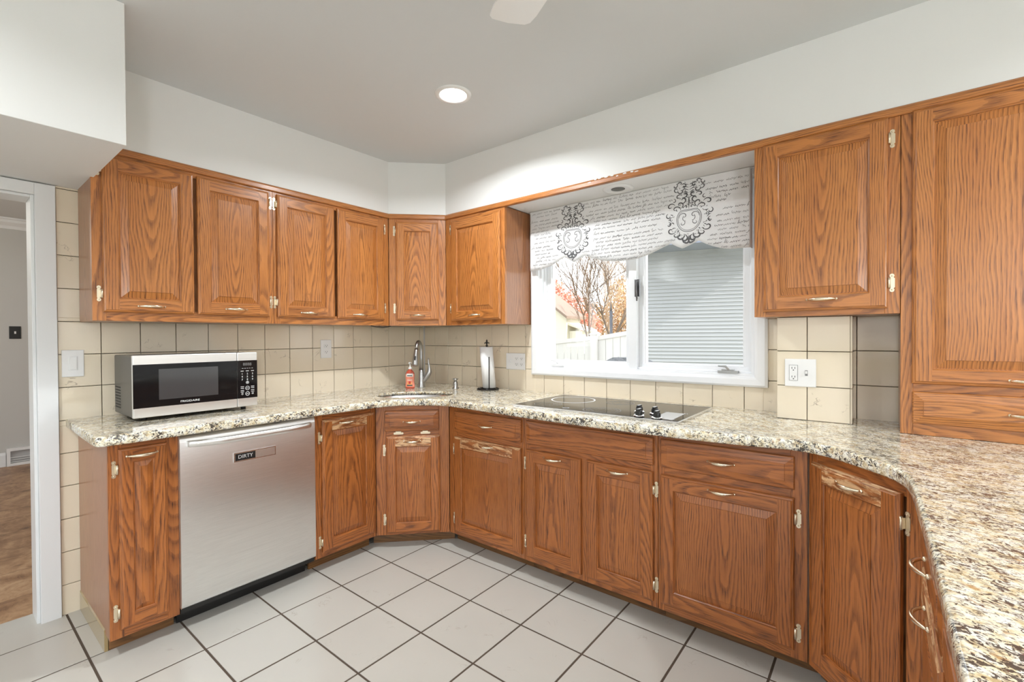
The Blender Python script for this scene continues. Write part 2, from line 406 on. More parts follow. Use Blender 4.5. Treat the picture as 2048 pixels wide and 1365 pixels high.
# other walls and ceiling, far room
mb = MB(); mb.box(5.6, 5.75, -1.0, .15, -.006, ZC); mb.box(5.6, 5.75, -5.2, -3.4, -.006, ZC); mb.box(5.6, 5.75, -3.4, -1.0, 2.1, ZC); S(mb.build('wall_right', 'paint'))
mb = MB(); mb.box(-.13, 1.4, -5.35, -5.2, -.006, ZC); mb.box(3.8, 5.75, -5.35, -5.2, -.006, ZC); mb.box(1.4, 3.8, -5.35, -5.2, -.006, .7); mb.box(1.4, 3.8, -5.35, -5.2, 2.0, ZC); S(mb.build('wall_front', 'paint'))
mb = MB(); mb.box(-.13, 5.75, -5.35, .15, ZC, ZC+.1); S(mb.build('ceiling', 'ceiling'))
mb = MB(); mb.box(-4.1, -3.898, -5.2, 1.2, -.001, ZC); S(mb.build('wall_far_side', 'far_paint'))
mb = MB(); mb.box(-4.1, -.13, 1.2, 1.3, -.001, ZC); S(mb.build('wall_far_back', 'far_paint'))
mb = MB(); mb.box(-4.1, -2.6, -5.35, -5.2, -.001, ZC); mb.box(-.6, -.13, -5.35, -5.2, -.001, ZC); mb.box(-2.6, -.6, -5.35, -5.2, -.001, .6); mb.box(-2.6, -.6, -5.35, -5.2, 2.1, ZC); S(mb.build('wall_far_front', 'far_paint'))
mb = MB(); mb.box(-4.1, -.13, -5.35, 1.3, ZC, ZC+.1); S(mb.build('ceiling_far_room', 'ceiling'))
# crown moulding and baseboard of the far room
prof = [(0, 0), (.012, 0), (.02, .03), (.05, .06), (.055, .085), (.07, .09), (.07, .105), (0, .105)]
mb = MB(); mb.poly_prism(prof, -5.2, 1.2, place=lambda a, b, d: (-3.898+a, d, ZC-.105+b)); S(mb.build('trim_1', 'trim_white'))
for (y0, y1) in ((-5.2, -2.074), (-1.80, 1.2)):
    mb = MB(); mb.poly_prism([(0, 0), (.015, 0), (.015, .115), (.008, .128), (.004, .14), (0, .14)], y0, y1, place=lambda a, b, d: (-3.898+a, d, b))
    S(mb.build('baseboard_far', 'trim_white'))
# soffit above the cabinets, chamfered across the corner
SO = .560
out = [(-.006, -2.096), (DU, -2.096), (DU, -SO), (SO, -DU), (3.70, -DU), (3.70, .006), (-.006, .006)]
mb = MB(); mb.poly_prism(out, ZT, ZC, place=lambda a, b, d: (a, b, d)); sof = S(mb.build('wall_soffit', 'paint'))
mb = MB(); mb.box(-.006, .811, -5.2, -2.096, 1.973, ZC); S(mb.build('wall_bulkhead', 'paint', bevel=.002))
# oak strip under the soffit
def strip(name, p, q, z0=2.092, z1=ZT, t0=0., t1=.012):
    p, q = Vector((*p, 0)), Vector((*q, 0)); d = (q-p).normalized(); n = Vector((d.y, -d.x, 0)); L = (q-p).length
    mb = MB(); of = rnd_off()
    pr = [(t0-.012, z0+.0), (t1-.004, z0), (t1, z0+.004), (t1, z1-.01), (t1-.003, z1-.004), (t1-.009, z1+.002), (t0-.012, z1+.002)]
    k = max(2, int(L/.25))
    for i in range(len(pr)-1):
        for s_ in range(k):
            a, b = pr[i], pr[i+1]; s0, s1 = L*s_/k, L*(s_+1)/k
            mb.wood([p+d*s0+n*a[0]+Vector((0, 0, a[1])), p+d*s1+n*a[0]+Vector((0, 0, a[1])), p+d*s1+n*b[0]+Vector((0, 0, b[1])), p+d*s0+n*b[0]+Vector((0, 0, b[1]))], d, 0, p, of)
    for e in (0, L):
        mb.wood([p+d*e+n*a[0]+Vector((0, 0, a[1])) for a in pr], d, 0, p, of)
    return S(mb.build(name, 'oak'))
strip('trim_2', (DU, -2.09), (DU, -SO)); strip('trim_3', (DU, -SO), (SO, -DU)); strip('trim_4', (SO, -DU), (3.70, -DU))
mb = MB(); rc = random.Random(5)
for k in range(9):
    x = 1.70+.035*k+rc.uniform(-.01, .01); z = rc.choice([2.121, 2.117, 2.113]); w_, h_ = rc.uniform(.008, .022), rc.uniform(.002, .005)
    pts = [(x+w_*math.cos(a)*rc.uniform(.6, 1), z+h_*math.sin(a)*rc.uniform(.6, 1)) for a in [2*PI*i/9 for i in range(9)]]
    mb.face([(p, -DU-.0126, q) for p, q in pts])
    mb.face([(p, -DU-.0120, q) for p, q in reversed(pts)])
ch = mb.build('paint_chips', 'paint', bpy.data.objects['trim_4'], weld=False); ch['kind'] = 'stuff'
# underside of the soffit over the window
mb = MB(); mb.box(1.10, 2.512, -.270, .004, 2.096, ZT); S(mb.build('wall_soffit_underside', 'paint'))

# ------------------------------------------------------------------ doorway casing
dr = thing('door_1', (0, DY1, 0), 0); S(dr)
mb = MB(); mb.box(-.004, .018, .0, .067, -.002, 1.967); mb.box(-.138, .0, -.012, .0, -.002, DZ); S(mb.build('door_casing', 'trim_white', dr, bevel=.002))
mb = MB(); mb.box(-.004, .018, DY0-DY1-.067, 0, DZ, 1.967); mb.box(-.138, 0, DY0-DY1+.012, -.012, DZ-.012, DZ-.0005); S(mb.build('head_casing', 'trim_white', dr, bevel=.002))
mb = MB(); mb.box(-.004, .018, DY0-DY1-.067, DY0-DY1, -.002, DZ); mb.box(-.138, .0, DY0-DY1, DY0-DY1+.012, -.002, DZ); S(mb.build('door_casing', 'trim_white', dr, bevel=.002))

# ------------------------------------------------------------------ cabinet parts
def wring(mb, P, Q, grains, mi=0, ctr=None, offs=None):
    for k in range(4):
        l = (k+1) % 4
        mb.wood([P[k], P[l], Q[l], Q[k]], grains[k], mi[k] if isinstance(mi, tuple) else mi, ctr, offs[k] if offs else None)
X_, Z_ = (1, 0, 0), (0, 0, 1)
def rect(x0, x1, z0, z1, i, y): return [(x0+i, y, z0+i), (x1-i, y, z0+i), (x1-i, y, z1-i), (x0+i, y, z1-i)]
def raised_door(parent, x0, x1, z0, z1, stile=.055, rail=.060, bev=.036, th=.018, wood='oak', name='door', worn_glint=None, topr=None):
    """front face at y=-th in the cabinet's frame"""
    mb = MB(); y = -th; cx = (x0+x1)/2; topr = topr or rail
    oL, oR, oT, oB, oP = rnd_off(.12), rnd_off(.12), rnd_off(), rnd_off(), rnd_off(.03)
    cL, cR, cT, cB = (x0+stile/2, 0, 0), (x1-stile/2, 0, 0), (cx, 0, z1-rail/2), (cx, 0, z0+rail/2)
    R0 = rect(x0, x1, z0, z1, .0, -.0005); R1 = rect(x0, x1, z0, z1, 0, y+.007); R2 = rect(x0, x1, z0, z1, .0035, y+.0035); R3 = rect(x0, x1, z0, z1, .008, y+.0025); R4 = rect(x0, x1, z0, z1, .011, y)
    gs = [X_, Z_, X_, Z_]; of = [oB, oR, oT, oL]
    for a, b in ((R0, R1), (R1, R2), (R2, R3), (R3, R4)): wring(mb, a, b, gs, (0, 0, 1 if worn_glint else 0, 0), (cx, 0, 0), of)  # lighter top edge: wear plus a reflection streak put into the colour
    e = .011; a0, a1, b0, b1 = x0+stile, x1-stile, z0+rail, z1-topr
    mb.wood([(x0+e, y, z0+e), (a0, y, z0+e), (a0, y, z1-e), (x0+e, y, z1-e)], Z_, 0, cL, oL)
    mb.wood([(a1, y, z0+e), (x1-e, y, z0+e), (x1-e, y, z1-e), (a1, y, z1-e)], Z_, 0, cR, oR)
    mb.wood([(a0, y, b1), (a1, y, b1), (a1, y, z1-e), (a0, y, z1-e)], X_, 1 if worn_glint else 0, cT, oT)
    mb.wood([(a0, y, z0+e), (a1, y, z0+e), (a1, y, b0), (a0, y, b0)], X_, 0, cB, oB)
    Q = lambda i, d: rect(a0, a1, b0, b1, i, y+d)
    for (i0, d0), (i1, d1) in (((0, 0), (.001, .0035)), ((.001, .0035), (.005, .0065)), ((.005, .0065), (.0052, .0105))):
        wring(mb, Q(i0, d0), Q(i1, d1), gs, 0, (cx, 0, 0), of)
    wring(mb, Q(.0052, .0105), Q(.0075, .0105), [Z_]*4, 0, (cx, 0, 0), [oP]*4)
    wring(mb, Q(.0075, .0105), Q(bev, .0032), [Z_]*4, 0, (cx, 0, 0), [oP]*4)
    wring(mb, Q(bev, .0032), Q(bev+.0008, .0008), [Z_]*4, 0, (cx, 0, 0), [oP]*4)
    mb.wood(Q(bev+.0008, .0008), Z_, 0, (cx, 0, 0), oP)
    return mb.build(name, [wood, 'oak_worn_glint'], parent)
def drawer_front(parent, x0, x1, z0, z1, th=.018, wood='oak', name='drawer', bev=.03):
    mb = MB(); y = -th; c = ((x0+x1)/2, 0, (z0+z1)/2); of = [rnd_off(.03)]*4
    rs = [rect(x0, x1, z0, z1, 0, -.0005), rect(x0, x1, z0, z1, 0, y+.009), rect(x0, x1, z0, z1, .003, y+.006), rect(x0, x1, z0, z1, .007, y+.0055), rect(x0, x1, z0, z1, bev, y+.001), rect(x0, x1, z0, z1, bev+.0008, y-.0008)]
    for a, b in zip(rs, rs[1:]): wring(mb, a, b, [X_]*4, 0, c, of)
    mb.wood(rs[-1], X_, 0, c, of[0])
    return mb.build(name, wood, parent)
def pull(parent, cx, cz, y, L=.098, droop=0.):
    mb = MB(); n = 22; path = []; rad = []
    for i in range(n+1):
        t = i/n; s = math.sin(PI*t)
        path.append((cx-L/2+L*t, y-.004-.024*s**.8, cz)); w = .0034+.0036*s
        rad.append((w*.72, w))
    mb.tube(path, [(r[0], r[1]) for r in rad], 10)
    for sx in (-1, 1): mb.lathe([(.0062, -.001), (.0060, .002), (.0045, .005), (.001, .0065)], (cx+sx*L/2, y, cz), 12, axis='y')
    return mb.build('handle', 'brass', parent)
def hinge(parent, x, z, side, yf=0., dth=.018, h=.070):
    """side=-1: plate to the left of the door edge at x; +1: to the right"""
    mb = MB(); s = side
    ol = [(0, -.5), (.006, -.46), (.0075, -.36), (.0045, -.30), (.0085, -.24), (.0085, .24), (.0045, .30), (.0075, .36), (.006, .46), (0, .5), (-.006, .46), (-.0075, .36), (-.0045, .30), (-.0065, .24), (-.0065, -.24), (-.0045, -.30), (-.0075, -.36), (-.006, -.46)]
    cx = x+s*.0125
    mb.poly_prism([(cx+a, z+b*h) for a, b in ol], yf-.0022, yf-.0002)
    mb.poly_prism([(cx+a*.45, z+b*h*.86) for a, b in ol], yf-.0036, yf-.002)
    for b in (-.37, .37): mb.lathe([(.0028, 0), (.0026, .0015), (.001, .0022)], (cx, yf-.0034, z+b*h), 10, axis='y')
    bx0, bx1 = sorted((x+s*.0005, x+s*.0085))
    mb.box(bx0, bx1, yf-dth*.78, yf-.0002, z-h*.22, z+h*.22)
    xc = x+s*.004
    mb.tube([(xc, yf-dth*.72, z-h*.27), (xc, yf-dth*.72, z+h*.27)], .0042, 12)
    return mb.build('hinge', 'hinge', parent)
def door(cab, x0, x1, z0, z1, hx, hz, side, wood='oak', hzs=None, worn_glint=False, stile=.055, rail=.06, bev=.036, name='door', topr=None):
    d = raised_door(cab, x0, x1, z0, z1, stile=stile, rail=rail, bev=bev, wood=wood, worn_glint=worn_glint, name=name, topr=topr)
    pull(d, hx, hz, -.018)
    for z in (hzs or ()):
        hinge(d, x0 if side < 0 else x1, z, side)
    return d
def cabinet(name, label, cat, loc, rot, W, depth, z0, z1, stiles, rails, wood='oak', toe=False, endL=False, endR=False, group=None, side='oak_side', boxz0=None, recess=.09, taper=0, topskip=True):
    """local frame: x along the face, y into the cabinet, z up; stiles [(x0,x1,(z0,z1))], rails [(x0,x1,z0,z1)]"""
    c = thing(name, (loc[0], loc[1], 0), rot, label, cat, group)
    mb = MB(); t = .02; zz0 = z0
    # carcass
    if taper:
        P = [(.001, t), (W-.001, t), (W-taper, depth), (taper, depth)]
        for i in range(4):
            a, b = P[i], P[(i+1) % 4]; mb.wood([(*a, zz0), (*b, zz0), (*b, z1), (*a, z1)], Z_, 1, (0, 0, 0), rnd_off())
        mb.wood([(*p, zz0) for p in P], X_, 1, (0, 0, 0), rnd_off())
    else: mb.box(.001, W-.001, t, depth, zz0, z1, 1, Z_)
    mb.build('cabinet_body', [wood, side], c)
    mb = MB()
    for s in stiles:
        a, b = s[0], s[1]; zr = s[2] if len(s) > 2 else (z0, z1)
        mb.box(a, b, 0, t, zr[0], zr[1], 0, Z_, rnd_off(.1))
    for (a, b, c0, c1) in rails: mb.box(a, b, .0003, t, c0, c1, 0, X_, rnd_off())
    mb.build('face_frame', wood, c, bevel=.0008, seg=1)
    return c
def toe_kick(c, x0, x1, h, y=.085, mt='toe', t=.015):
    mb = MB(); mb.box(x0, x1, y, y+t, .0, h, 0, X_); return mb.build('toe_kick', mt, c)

# ------------------------------------------------------------------ wall cabinets
A90 = PI/2
WT = ZT-.001
DZ0, DZ1 = 1.392, 2.079
yS = -2.107
c = cabinet('wall_cabinet', 'oak double-door wall cabinet directly above the microwave, leftmost of the wall cabinets', 'cabinet', (DU, yS), A90, .765, .275, ZB, 2.096,
            [(0, .045), (.732, .765)], [(.045, .732, ZB, 1.405), (.045, .732, 2.066, 2.096)], group='oak wall cabinets')
door(c, .034, .378, DZ0, DZ1, .205, 1.422, -1, hzs=(1.472, 2.02))
door(c, .394, .739, DZ0, DZ1, .567, 1.424, 1, hzs=(1.473, 2.024))
c = cabinet('wall_cabinet', 'oak double-door wall cabinet above the single outlet, right of the microwave', 'cabinet', (DU, -1.341), A90, .781-.003, .275, ZB, 2.096,
            [(0, .035), (.733, .778)], [(.035, .733, ZB, 1.405), (.035, .733, 2.066, 2.096)], group='oak wall cabinets')
door(c, .018, .366, DZ0, DZ1, .199, 1.419, -1, hzs=(1.473, 2.024))
door(c, .387, .735, DZ0, DZ1, .543, 1.420, 1, hzs=(1.472, 2.012))
# corner unit
dl = math.hypot(SO-DU, SO-DU)
c = cabinet('corner_wall_cabinet', 'narrow single-door oak wall cabinet set diagonally across the corner above the sink', 'cabinet', (DU, -SO), PI/4, dl, .17, ZB, 2.096,
            [(.001, .062), (dl-.055, dl-.001)], [(.062, dl-.055, ZB, 1.405), (.062, dl-.055, 2.066, 2.096)], group='oak wall cabinets', taper=-.1)
door(c, .050, dl-.052, DZ0-.002, 2.068, dl/2, 1.424, -1, hzs=(1.472, 2.008))
c = cabinet('wall_cabinet', 'single-door oak wall cabinet on the left side of the window', 'cabinet', (SO+.002, -DU), 0, 1.094-SO-.002, .275, ZB, 2.096,
            [(0, .055), (.500, .532)], [(.055, .5, ZB, 1.40), (.055, .5, 2.066, 2.096)], group='oak wall cabinets')
door(c, .060, .503, 1.384, 2.072, .281, 1.418, -1, hzs=(1.469, 2.015))
c = cabinet('wall_cabinet', 'single-door oak wall cabinet on the right side of the window above the tiled chase', 'cabinet', (2.514, -DU), 0, .493, .275, ZB, 2.096,
            [(0, .045), (.448, .493)], [(.045, .448, ZB, 1.395), (.045, .448, 2.07, 2.096)], group='oak wall cabinets')
door(c, .036, .457, 1.374, 2.093-.002, .248, 1.418, 1, hzs=(1.469, 2.012))
c = cabinet('tall_countertop_cabinet', 'tall oak cabinet standing on the granite counter at the right edge', 'cabinet', (3.009, -DU), 0, .66, .275, CT+.001, 2.096,
            [(0, .036), (.62, .66)], [(.036, .62, CT+.001, .948), (.036, .62, 1.062, 1.10), (.036, .62, 2.08, 2.096)], group='oak wall cabinets')
door(c, .032, .628, 1.092, 2.109-.016, .33, 1.116, 1, hzs=(1.2, 2.0), rail=.052, name='door')
d = drawer_front(c, .034, .626, .946, 1.062); pull(d, .33, 1.0, -.018)

cb = thing('cable', (0, 0, 0), 0, 'thin black cable sagging from the bottom of the wall cabinets beside the corner', 'cable')
mb = MB(); mb.tube([(.272, -.70, ZB-.003), (.276, -.66, ZB-.010), (.279, -.61, ZB-.014), (.277, -.57, ZB-.009), (.27, -.54, ZB-.003)], .0028, 8); mb.build('cable_run', 'black', cb)
# ------------------------------------------------------------------ base cabinets
BD = .570; BZ0, BZ1 = .075, CB-.001
DRZ = (.704, .826); DOZ = (.105, .674)
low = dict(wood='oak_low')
gB = 'oak base cabinets under the granite counter'
c = cabinet('base_cabinet', 'narrow oak base cabinet at the left end beside the dishwasher', 'cabinet', (BD, -2.118), A90, .234, .565, BZ0, BZ1,
            [(0, .045), (.192, .234)], [(.045, .192, BZ0, .12), (.045, .192, .82, BZ1)], group=gB, **low)
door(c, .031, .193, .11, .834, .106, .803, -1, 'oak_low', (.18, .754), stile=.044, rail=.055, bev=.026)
toe_kick(c, .012, .234, BZ0)
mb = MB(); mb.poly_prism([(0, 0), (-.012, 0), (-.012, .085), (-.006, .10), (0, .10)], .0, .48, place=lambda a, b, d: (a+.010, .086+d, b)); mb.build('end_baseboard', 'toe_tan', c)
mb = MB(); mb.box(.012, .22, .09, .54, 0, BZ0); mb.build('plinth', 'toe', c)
c = cabinet('base_cabinet', 'oak base cabinet with one full-height door between the dishwasher and the corner', 'cabinet', (BD, -1.266), A90, .384, .565, BZ0, BZ1,
            [(0, .045), (.350, .384)], [(.045, .35, BZ0, .12), (.045, .35, .81, BZ1)], group=gB, **low)
door(c, .038, .368, .103, .823, .190, .797, -1, 'oak_low', (.16, .728), worn_glint=True, rail=.06)
toe_kick(c, .0, .384, BZ0, .075)
# corner sink base
p0, p1 = Vector((.570, -.880)), Vector((.880, -.570)); dl = (p1-p0).length
c = cabinet('corner_sink_cabinet', 'oak corner base cabinet set diagonally below the sink', 'cabinet', p0, PI/4, dl, .30, BZ0, BZ1,
            [(.001, .062), (dl-.062, dl-.001)], [(.062, dl-.062, BZ0, .11), (.062, dl-.062, .668, .712), (.062, dl-.062, .82, BZ1)], group=gB, taper=-.12, **low)
d = drawer_front(c, .055, dl-.062, .706, .828, wood='oak_low', name='tilt_front'); pull(d, dl/2-.004, .762, -.018)
for hx in (.135, .295):
    mb = MB(); mb.poly_prism([(hx-.03, .690), (hx-.026, .684), (hx+.026, .684), (hx+.03, .690), (hx+.026, .696), (hx-.026, .696)], -.003, -.0002); mb.box(hx-.016, hx+.016, -.014, -.0005, .693, .704); mb.build('hinge', 'hinge', d)
door(c, .062, dl-.056, .088, .674, dl/2-.002, .644, -1, 'oak_low', (.17, .59), worn_glint=True)
toe_kick(c, -.03, dl+.03, BZ0, .075)
# B run
def base_B(label, x0, x1, stiles, rails, name='base_cabinet'):
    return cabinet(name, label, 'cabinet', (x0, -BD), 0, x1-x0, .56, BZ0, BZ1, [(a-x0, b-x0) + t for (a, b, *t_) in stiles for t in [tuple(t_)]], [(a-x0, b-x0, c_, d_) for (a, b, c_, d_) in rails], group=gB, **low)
rl = lambda a, b: [(a, b, BZ0, .115), (a, b, .668, .712), (a, b, .818, BZ1)]
c = base_B('oak base cabinet with drawer and door just right of the corner sink cabinet', .882, 1.455, [(.884, .950), (1.430, 1.455)], rl(.95, 1.43))
d = drawer_front(c, .936-.882, 1.440-.882, *DRZ, wood='oak_low'); pull(d, 1.19-.882, .763, -.018)
door(c, .936-.882, 1.440-.882, .100, .672, 1.195-.882, .649, -1, 'oak_low', (.174, .594), worn_glint=True)
toe_kick(c, -.02, .573, BZ0, .085)
c = base_B('oak double-door base cabinet with a plain false front below the cooktop', 1.457, 2.187, [(1.457, 1.485), (2.155, 2.187), (1.80, 1.845, (BZ0, .672))], rl(1.485, 2.155))
drawer_front(c, 1.474-1.457, 2.170-1.457, *DRZ, wood='oak_low', name='false_front')
door(c, 1.474-1.457, 1.806-1.457, .105, .674, 1.644-1.457, .648, -1, 'oak_low', (.178, .597))
door(c, 1.840-1.457, 2.168-1.457, .105, .676, 2.003-1.457, .648, 1, 'oak_low', (.177, .598))
toe_kick(c, 0, .73, BZ0, .085)
c = base_B('wide oak base cabinet with drawer and door right of the cooktop cabinet', 2.189, 2.745, [(2.189, 2.215), (2.690, 2.743)], rl(2.215, 2.69))
d = drawer_front(c, 2.203-2.189, 2.703-2.189, *DRZ, wood='oak_low'); pull(d, 2.451-2.189, .763, -.018)
door(c, 2.203-2.189, 2.703-2.189, .110, .672, 2.452-2.189, .647, 1, 'oak_low', (.174, .598))
toe_kick(c, 0, .58, BZ0, .085)
# right corner, diagonal
p0, p1 = Vector((2.747, -.572)), Vector((3.047, -.872)); dl = (p1-p0).length
c = cabinet('corner_base_cabinet', 'oak corner base cabinet set diagonally where the counter turns towards the viewer', 'cabinet', p0, -PI/4, dl, .30, BZ0, BZ1,
            [(.001, .04), (dl-.055, dl-.001)], [(.04, dl-.055, BZ0, .12), (.04, dl-.055, .812, BZ1)], group=gB, taper=-.12, **low)
door(c, .026, .362, .105, .821, .193, .787, 1, 'oak_low', (.18, .738), worn_glint=True)
toe_kick(c, -.03, dl+.03, BZ0, .075)
# peninsula, facing -x
PX = 3.049
for k, (y0, y1, lab) in enumerate(((-.876, -1.470, 'oak peninsula base cabinet nearest the right corner, drawer above a door'), (-1.472, -2.07, 'oak peninsula base cabinet at the bottom right edge, farther along the peninsula'))):
    W = y0-y1
    c = cabinet('peninsula_cabinet', lab, 'cabinet', (PX, y0), -A90, W, .60, BZ0, BZ1, [(0, .06), (W-.04, W)], [(.06, W-.04, BZ0, .115), (.06, W-.04, .668, .712), (.06, W-.04, .82, BZ1)], group=gB, **low)
    d = drawer_front(c, .085 if k == 0 else .03, W-.03, *DRZ, wood='oak_low'); pull(d, W/2+.03, .764, -.018)
    door(c, .085 if k == 0 else .03, W-.03, *DOZ, W/2+.03, .652, -1, 'oak_low', (.18, .597), worn_glint=True)  # pale top edges here also paint the bright reflected streak
    toe_kick(c, 0, W, BZ0, .08)

# ------------------------------------------------------------------ granite countertop with sink cut-out
def smooth_path(pts, closed=False, n=6):
    P = [Vector(p) for p in pts]; out = []
    for i in range(len(P)-1):
        a, b, c_, d = P[max(i-1, 0)], P[i], P[i+1], P[min(i+2, len(P)-1)]
        for k in range(n):
            t = k/n; out.append(.5*((2*b)+(-a+c_)*t+(2*a-5*b+4*c_-d)*t*t+(-a+3*b-3*c_+d)*t**3))
    out.append(P[-1]); return out
edge = [(.0, -2.158)] + [(.60, -2.166), (.628, -2.160), (.642, -2.138)] + [tuple(p) for p in smooth_path([(.645, -2.05), (.645, -1.6), (.645, -1.29), (.655, -.98), (.695, -.83), (.78, -.735), (.88, -.675), (.98, -.652), (1.2, -.665), (1.5, -.69), (1.9, -.705), (2.3, -.70), (2.55, -.675), (2.70, -.648), (2.80, -.678), (2.875, -.746), (2.95, -.83), (2.99, -.90), (3.009, -1.0), (3.015, -1.2), (3.020, -1.6), (3.02, -2.6)], n=5)]
rest = [(3.70, -2.6), (3.70, .0), (2.861, 0), (2.861, -.187), (2.585, -.187), (2.585, .0), (.0, .0)]
ne = len(edge)
E_ = [Vector(p) for p in edge]
def offs(d):
    o = []
    for i, p in enumerate(E_):
        if i == 0: o.append(Vector((0, p.y+d))); continue
        t = (E_[min(i+1, ne-1)]-E_[i-1]).normalized(); nrm = Vector((-t.y, t.x))
        q = p+nrm*d
        if i == ne-1: q = Vector((p.x+d, p.y))
        o.append(q)
    return o
SKC = Vector((.592, -.590)); sk = []
for k in range(48):
    a = 2*PI*k/48; e = 2.6
    ca, sa = math.cos(a), math.sin(a)
    x = .245*abs(ca)**(2/e)*(1 if ca > 0 else -1); y = .155*abs(sa)**(2/e)*(1 if sa > 0 else -1)
    sk.append(SKC+Vector((x*math.cos(PI/4)-y*math.sin(PI/4), x*math.sin(PI/4)+y*math.cos(PI/4))))
mb = MB()
H = CT-CB
prof = [(.004, 0), (.0012, .004), (0, .009), (0, H-.009), (.0015, H-.0045), (.0045, H-.0015), (.009, H)]
rings = [[(q.x, q.y, CB+z) for q in offs(d)] for d, z in prof]
for a, b in zip(rings, rings[1:]):
    for i in range(ne-1): mb.face([a[i], a[i+1], b[i+1], b[i]], 0, smooth=True)
for z, inset, flip in ((CT, .009, False), (CB, .004, True)):
    outer = [Vector((q.x, q.y, 0)) for q in offs(inset)] + [Vector((*p, 0)) for p in rest]
    hs_ = 1.08 if flip else 1.0; hole = [Vector((SKC.x+(p.x-SKC.x)*hs_, SKC.y+(p.y-SKC.y)*hs_, 0)) for p in sk]
    tris = tessellate_polygon([outer, hole]); allp = outer+hole
    for t in tris:
        pts = [(allp[i].x, allp[i].y, z) for i in t]
        mb.face(pts if not flip else pts[::-1], 0)
R_ = [edge[-1]] + rest + [edge[0]]
for a, b in zip(R_, R_[1:]): mb.face([(*a, CB), (*b, CB), (*b, CT), (*a, CT)], 0)
for i in range(48):
    a, b = sk[i], sk[(i+1) % 48]; mb.face([(a.x, a.y, CT), (b.x, b.y, CT), (b.x, b.y, CT-.020), (a.x, a.y, CT-.020)], 0, smooth=True)
    a2, b2 = SKC+(a-SKC)*1.08, SKC+(b-SKC)*1.08
    mb.face([(a.x, a.y, CT-.020), (b.x, b.y, CT-.020), (b2.x, b2.y, CT-.020), (a2.x, a2.y, CT-.020)], 0); mb.face([(a2.x, a2.y, CT-.020), (b2.x, b2.y, CT-.020), (b2.x, b2.y, CB), (a2.x, a2.y, CB)], 0)
ct = mb.build('granite_countertop', 'granite')
tag(ct, 'long cream and black speckled granite countertop wrapping round the kitchen on the oak base cabinets', 'countertop')

# sink bowl
mb = MB()
def sring(sc_, z): return [(SKC.x+(p.x-SKC.x)*sc_, SKC.y+(p.y-SKC.y)*sc_, z) for p in sk]
mb.loft([sring(1.06, CT-.0210), sring(1.005, CT-.0210), sring(.995, CB-.02), sring(.94, CB-.13), sring(.86, CB-.165), sring(.3, CB-.175), sring(.10, CB-.178)], 0)
mb.face(list(sring(.10, CB-.178)), 0)
sk_o = thing('kitchen_sink', (0, 0, 0), 0, 'small oval stainless undermount sink in the corner of the counter', 'sink')
mb.build('bowl', 'steel_mirror', sk_o)
mb = MB(); mb.lathe([(.045, 0), (.043, .004), (.03, .001), (.028, -.002)], (SKC.x, SKC.y, CB-.1775), 24); mb.build('drain', 'steel_mirror', sk_o)

# ------------------------------------------------------------------ dishwasher
dw = thing('dishwasher', (.590, -1.885, 0), A90, 'stainless steel dishwasher with bar handle and DIRTY sign', 'dishwasher')
mb = MB(); mb.box(.004, .609, .018, .56, .075, .855, 0); mb.build('tub_body', 'black', dw)
mb = MB(); n = 16; z0, z1 = .100, .852
for i in range(n):
    xa, xb = .002+.609*i/n, .002+.609*(i+1)/n
    f = lambda x: -.004*(1-((x-.307)/.305)**2)-.0
    rows = [(z0, .010), (z0+.006, .002), (z0+.02, 0), (z1-.03, 0), (z1-.01, .004), (z1, .012)]
    for (za, da), (zb, db) in zip(rows, rows[1:]): mb.face([(xa, f(xa)+da, za), (xb, f(xb)+da, za), (xb, f(xb)+db, zb), (xa, f(xa)+db, zb)], 0, smooth=True)
    mb.face([(xa, f(xa)+.012, z1), (xb, f(xb)+.012, z1), (xb, .03, z1), (xa, .03, z1)], 0)
    mb.face([(xa, .03, z0), (xb, .03, z0), (xb, f(xb)+.010, z0), (xa, f(xa)+.010, z0)], 0)
for x in (.002, .611): mb.face([(x, .001, z0), (x, .03, z0), (x, .03, z1), (x, .004, z1)], 0)
mb.build('door_panel', 'steel', dw)
mb = MB(); path = []; n = 26
for i in range(n+1):
    t = i/n; x = .034+.545*t; s = math.sin(PI*t)
    path.append((x, -.012-.036*min(1, s*1.6)**.8 - .006*s, .815))
mb.tube(path, [(.0085, .0150)]*(n+1), 14)
for x in (.040, .573): mb.box(x-.012, x+.012, -.014, .002, .803, .827)
mb.build('handle', 'steel', dw, bevel=.001)
mb = MB(); mb.box(.01, .60, .100, .115, .0, .074)
mb.build('toe_panel', 'black', dw)
mb = MB(); mb.box(.212, .402, -.0085, -.0035, .694, .738, 0); mb.box(.218, .306, -.0092, -.0080, .700, .732, 1); mb.box(.308, .398, -.0090, -.0078, .6985, .7335, 2)
sg = mb.build('clean_dirty_sign', ['steel_mirror', 'black', 'steel'], dw)
text('sign_lettering', 'DIRTY', .0235, 'print_white', sg, (.262, -.0095, .716), sx_=1.0)

# ------------------------------------------------------------------ microwave
mw = thing('microwave', (.372, -1.992, CT), A90, 'stainless and black countertop microwave on the left end of the counter', 'microwave')
mh0, mh1, mwW = .017, .297, .521
mb = MB(); mb.box(.001, mwW-.001, .022, .325, mh0, mh1-.003, 0); body = mb.build('case', 'mw_side', mw, bevel=.006)
mb = MB()
for i in range(5):
    for j in range(8):
        y = .215+i*.019; z = mh0+.028+j*.0135
        mb.box(-.0006, .0025, y, y+.011, z, z+.0065)
mb.build('side_vents', 'slot', mw)
dx = .423
mb = MB()
mb.box(0, dx, 0, .022, mh0, mh1, 0)
fd = mb.build('door', 'steel', mw, bevel=.003)
mb = MB(); mb.box(.0003, dx-.0003, -.0008, .002, mh0+.0435, mh1-.0415); mb.build('door_glass', 'black_glass', fd)
mb = MB(); mb.box(.094, .336, -.0012, .002, mh0+.075, mh0+.215); mb.build('viewing_window', 'mw_window', fd)
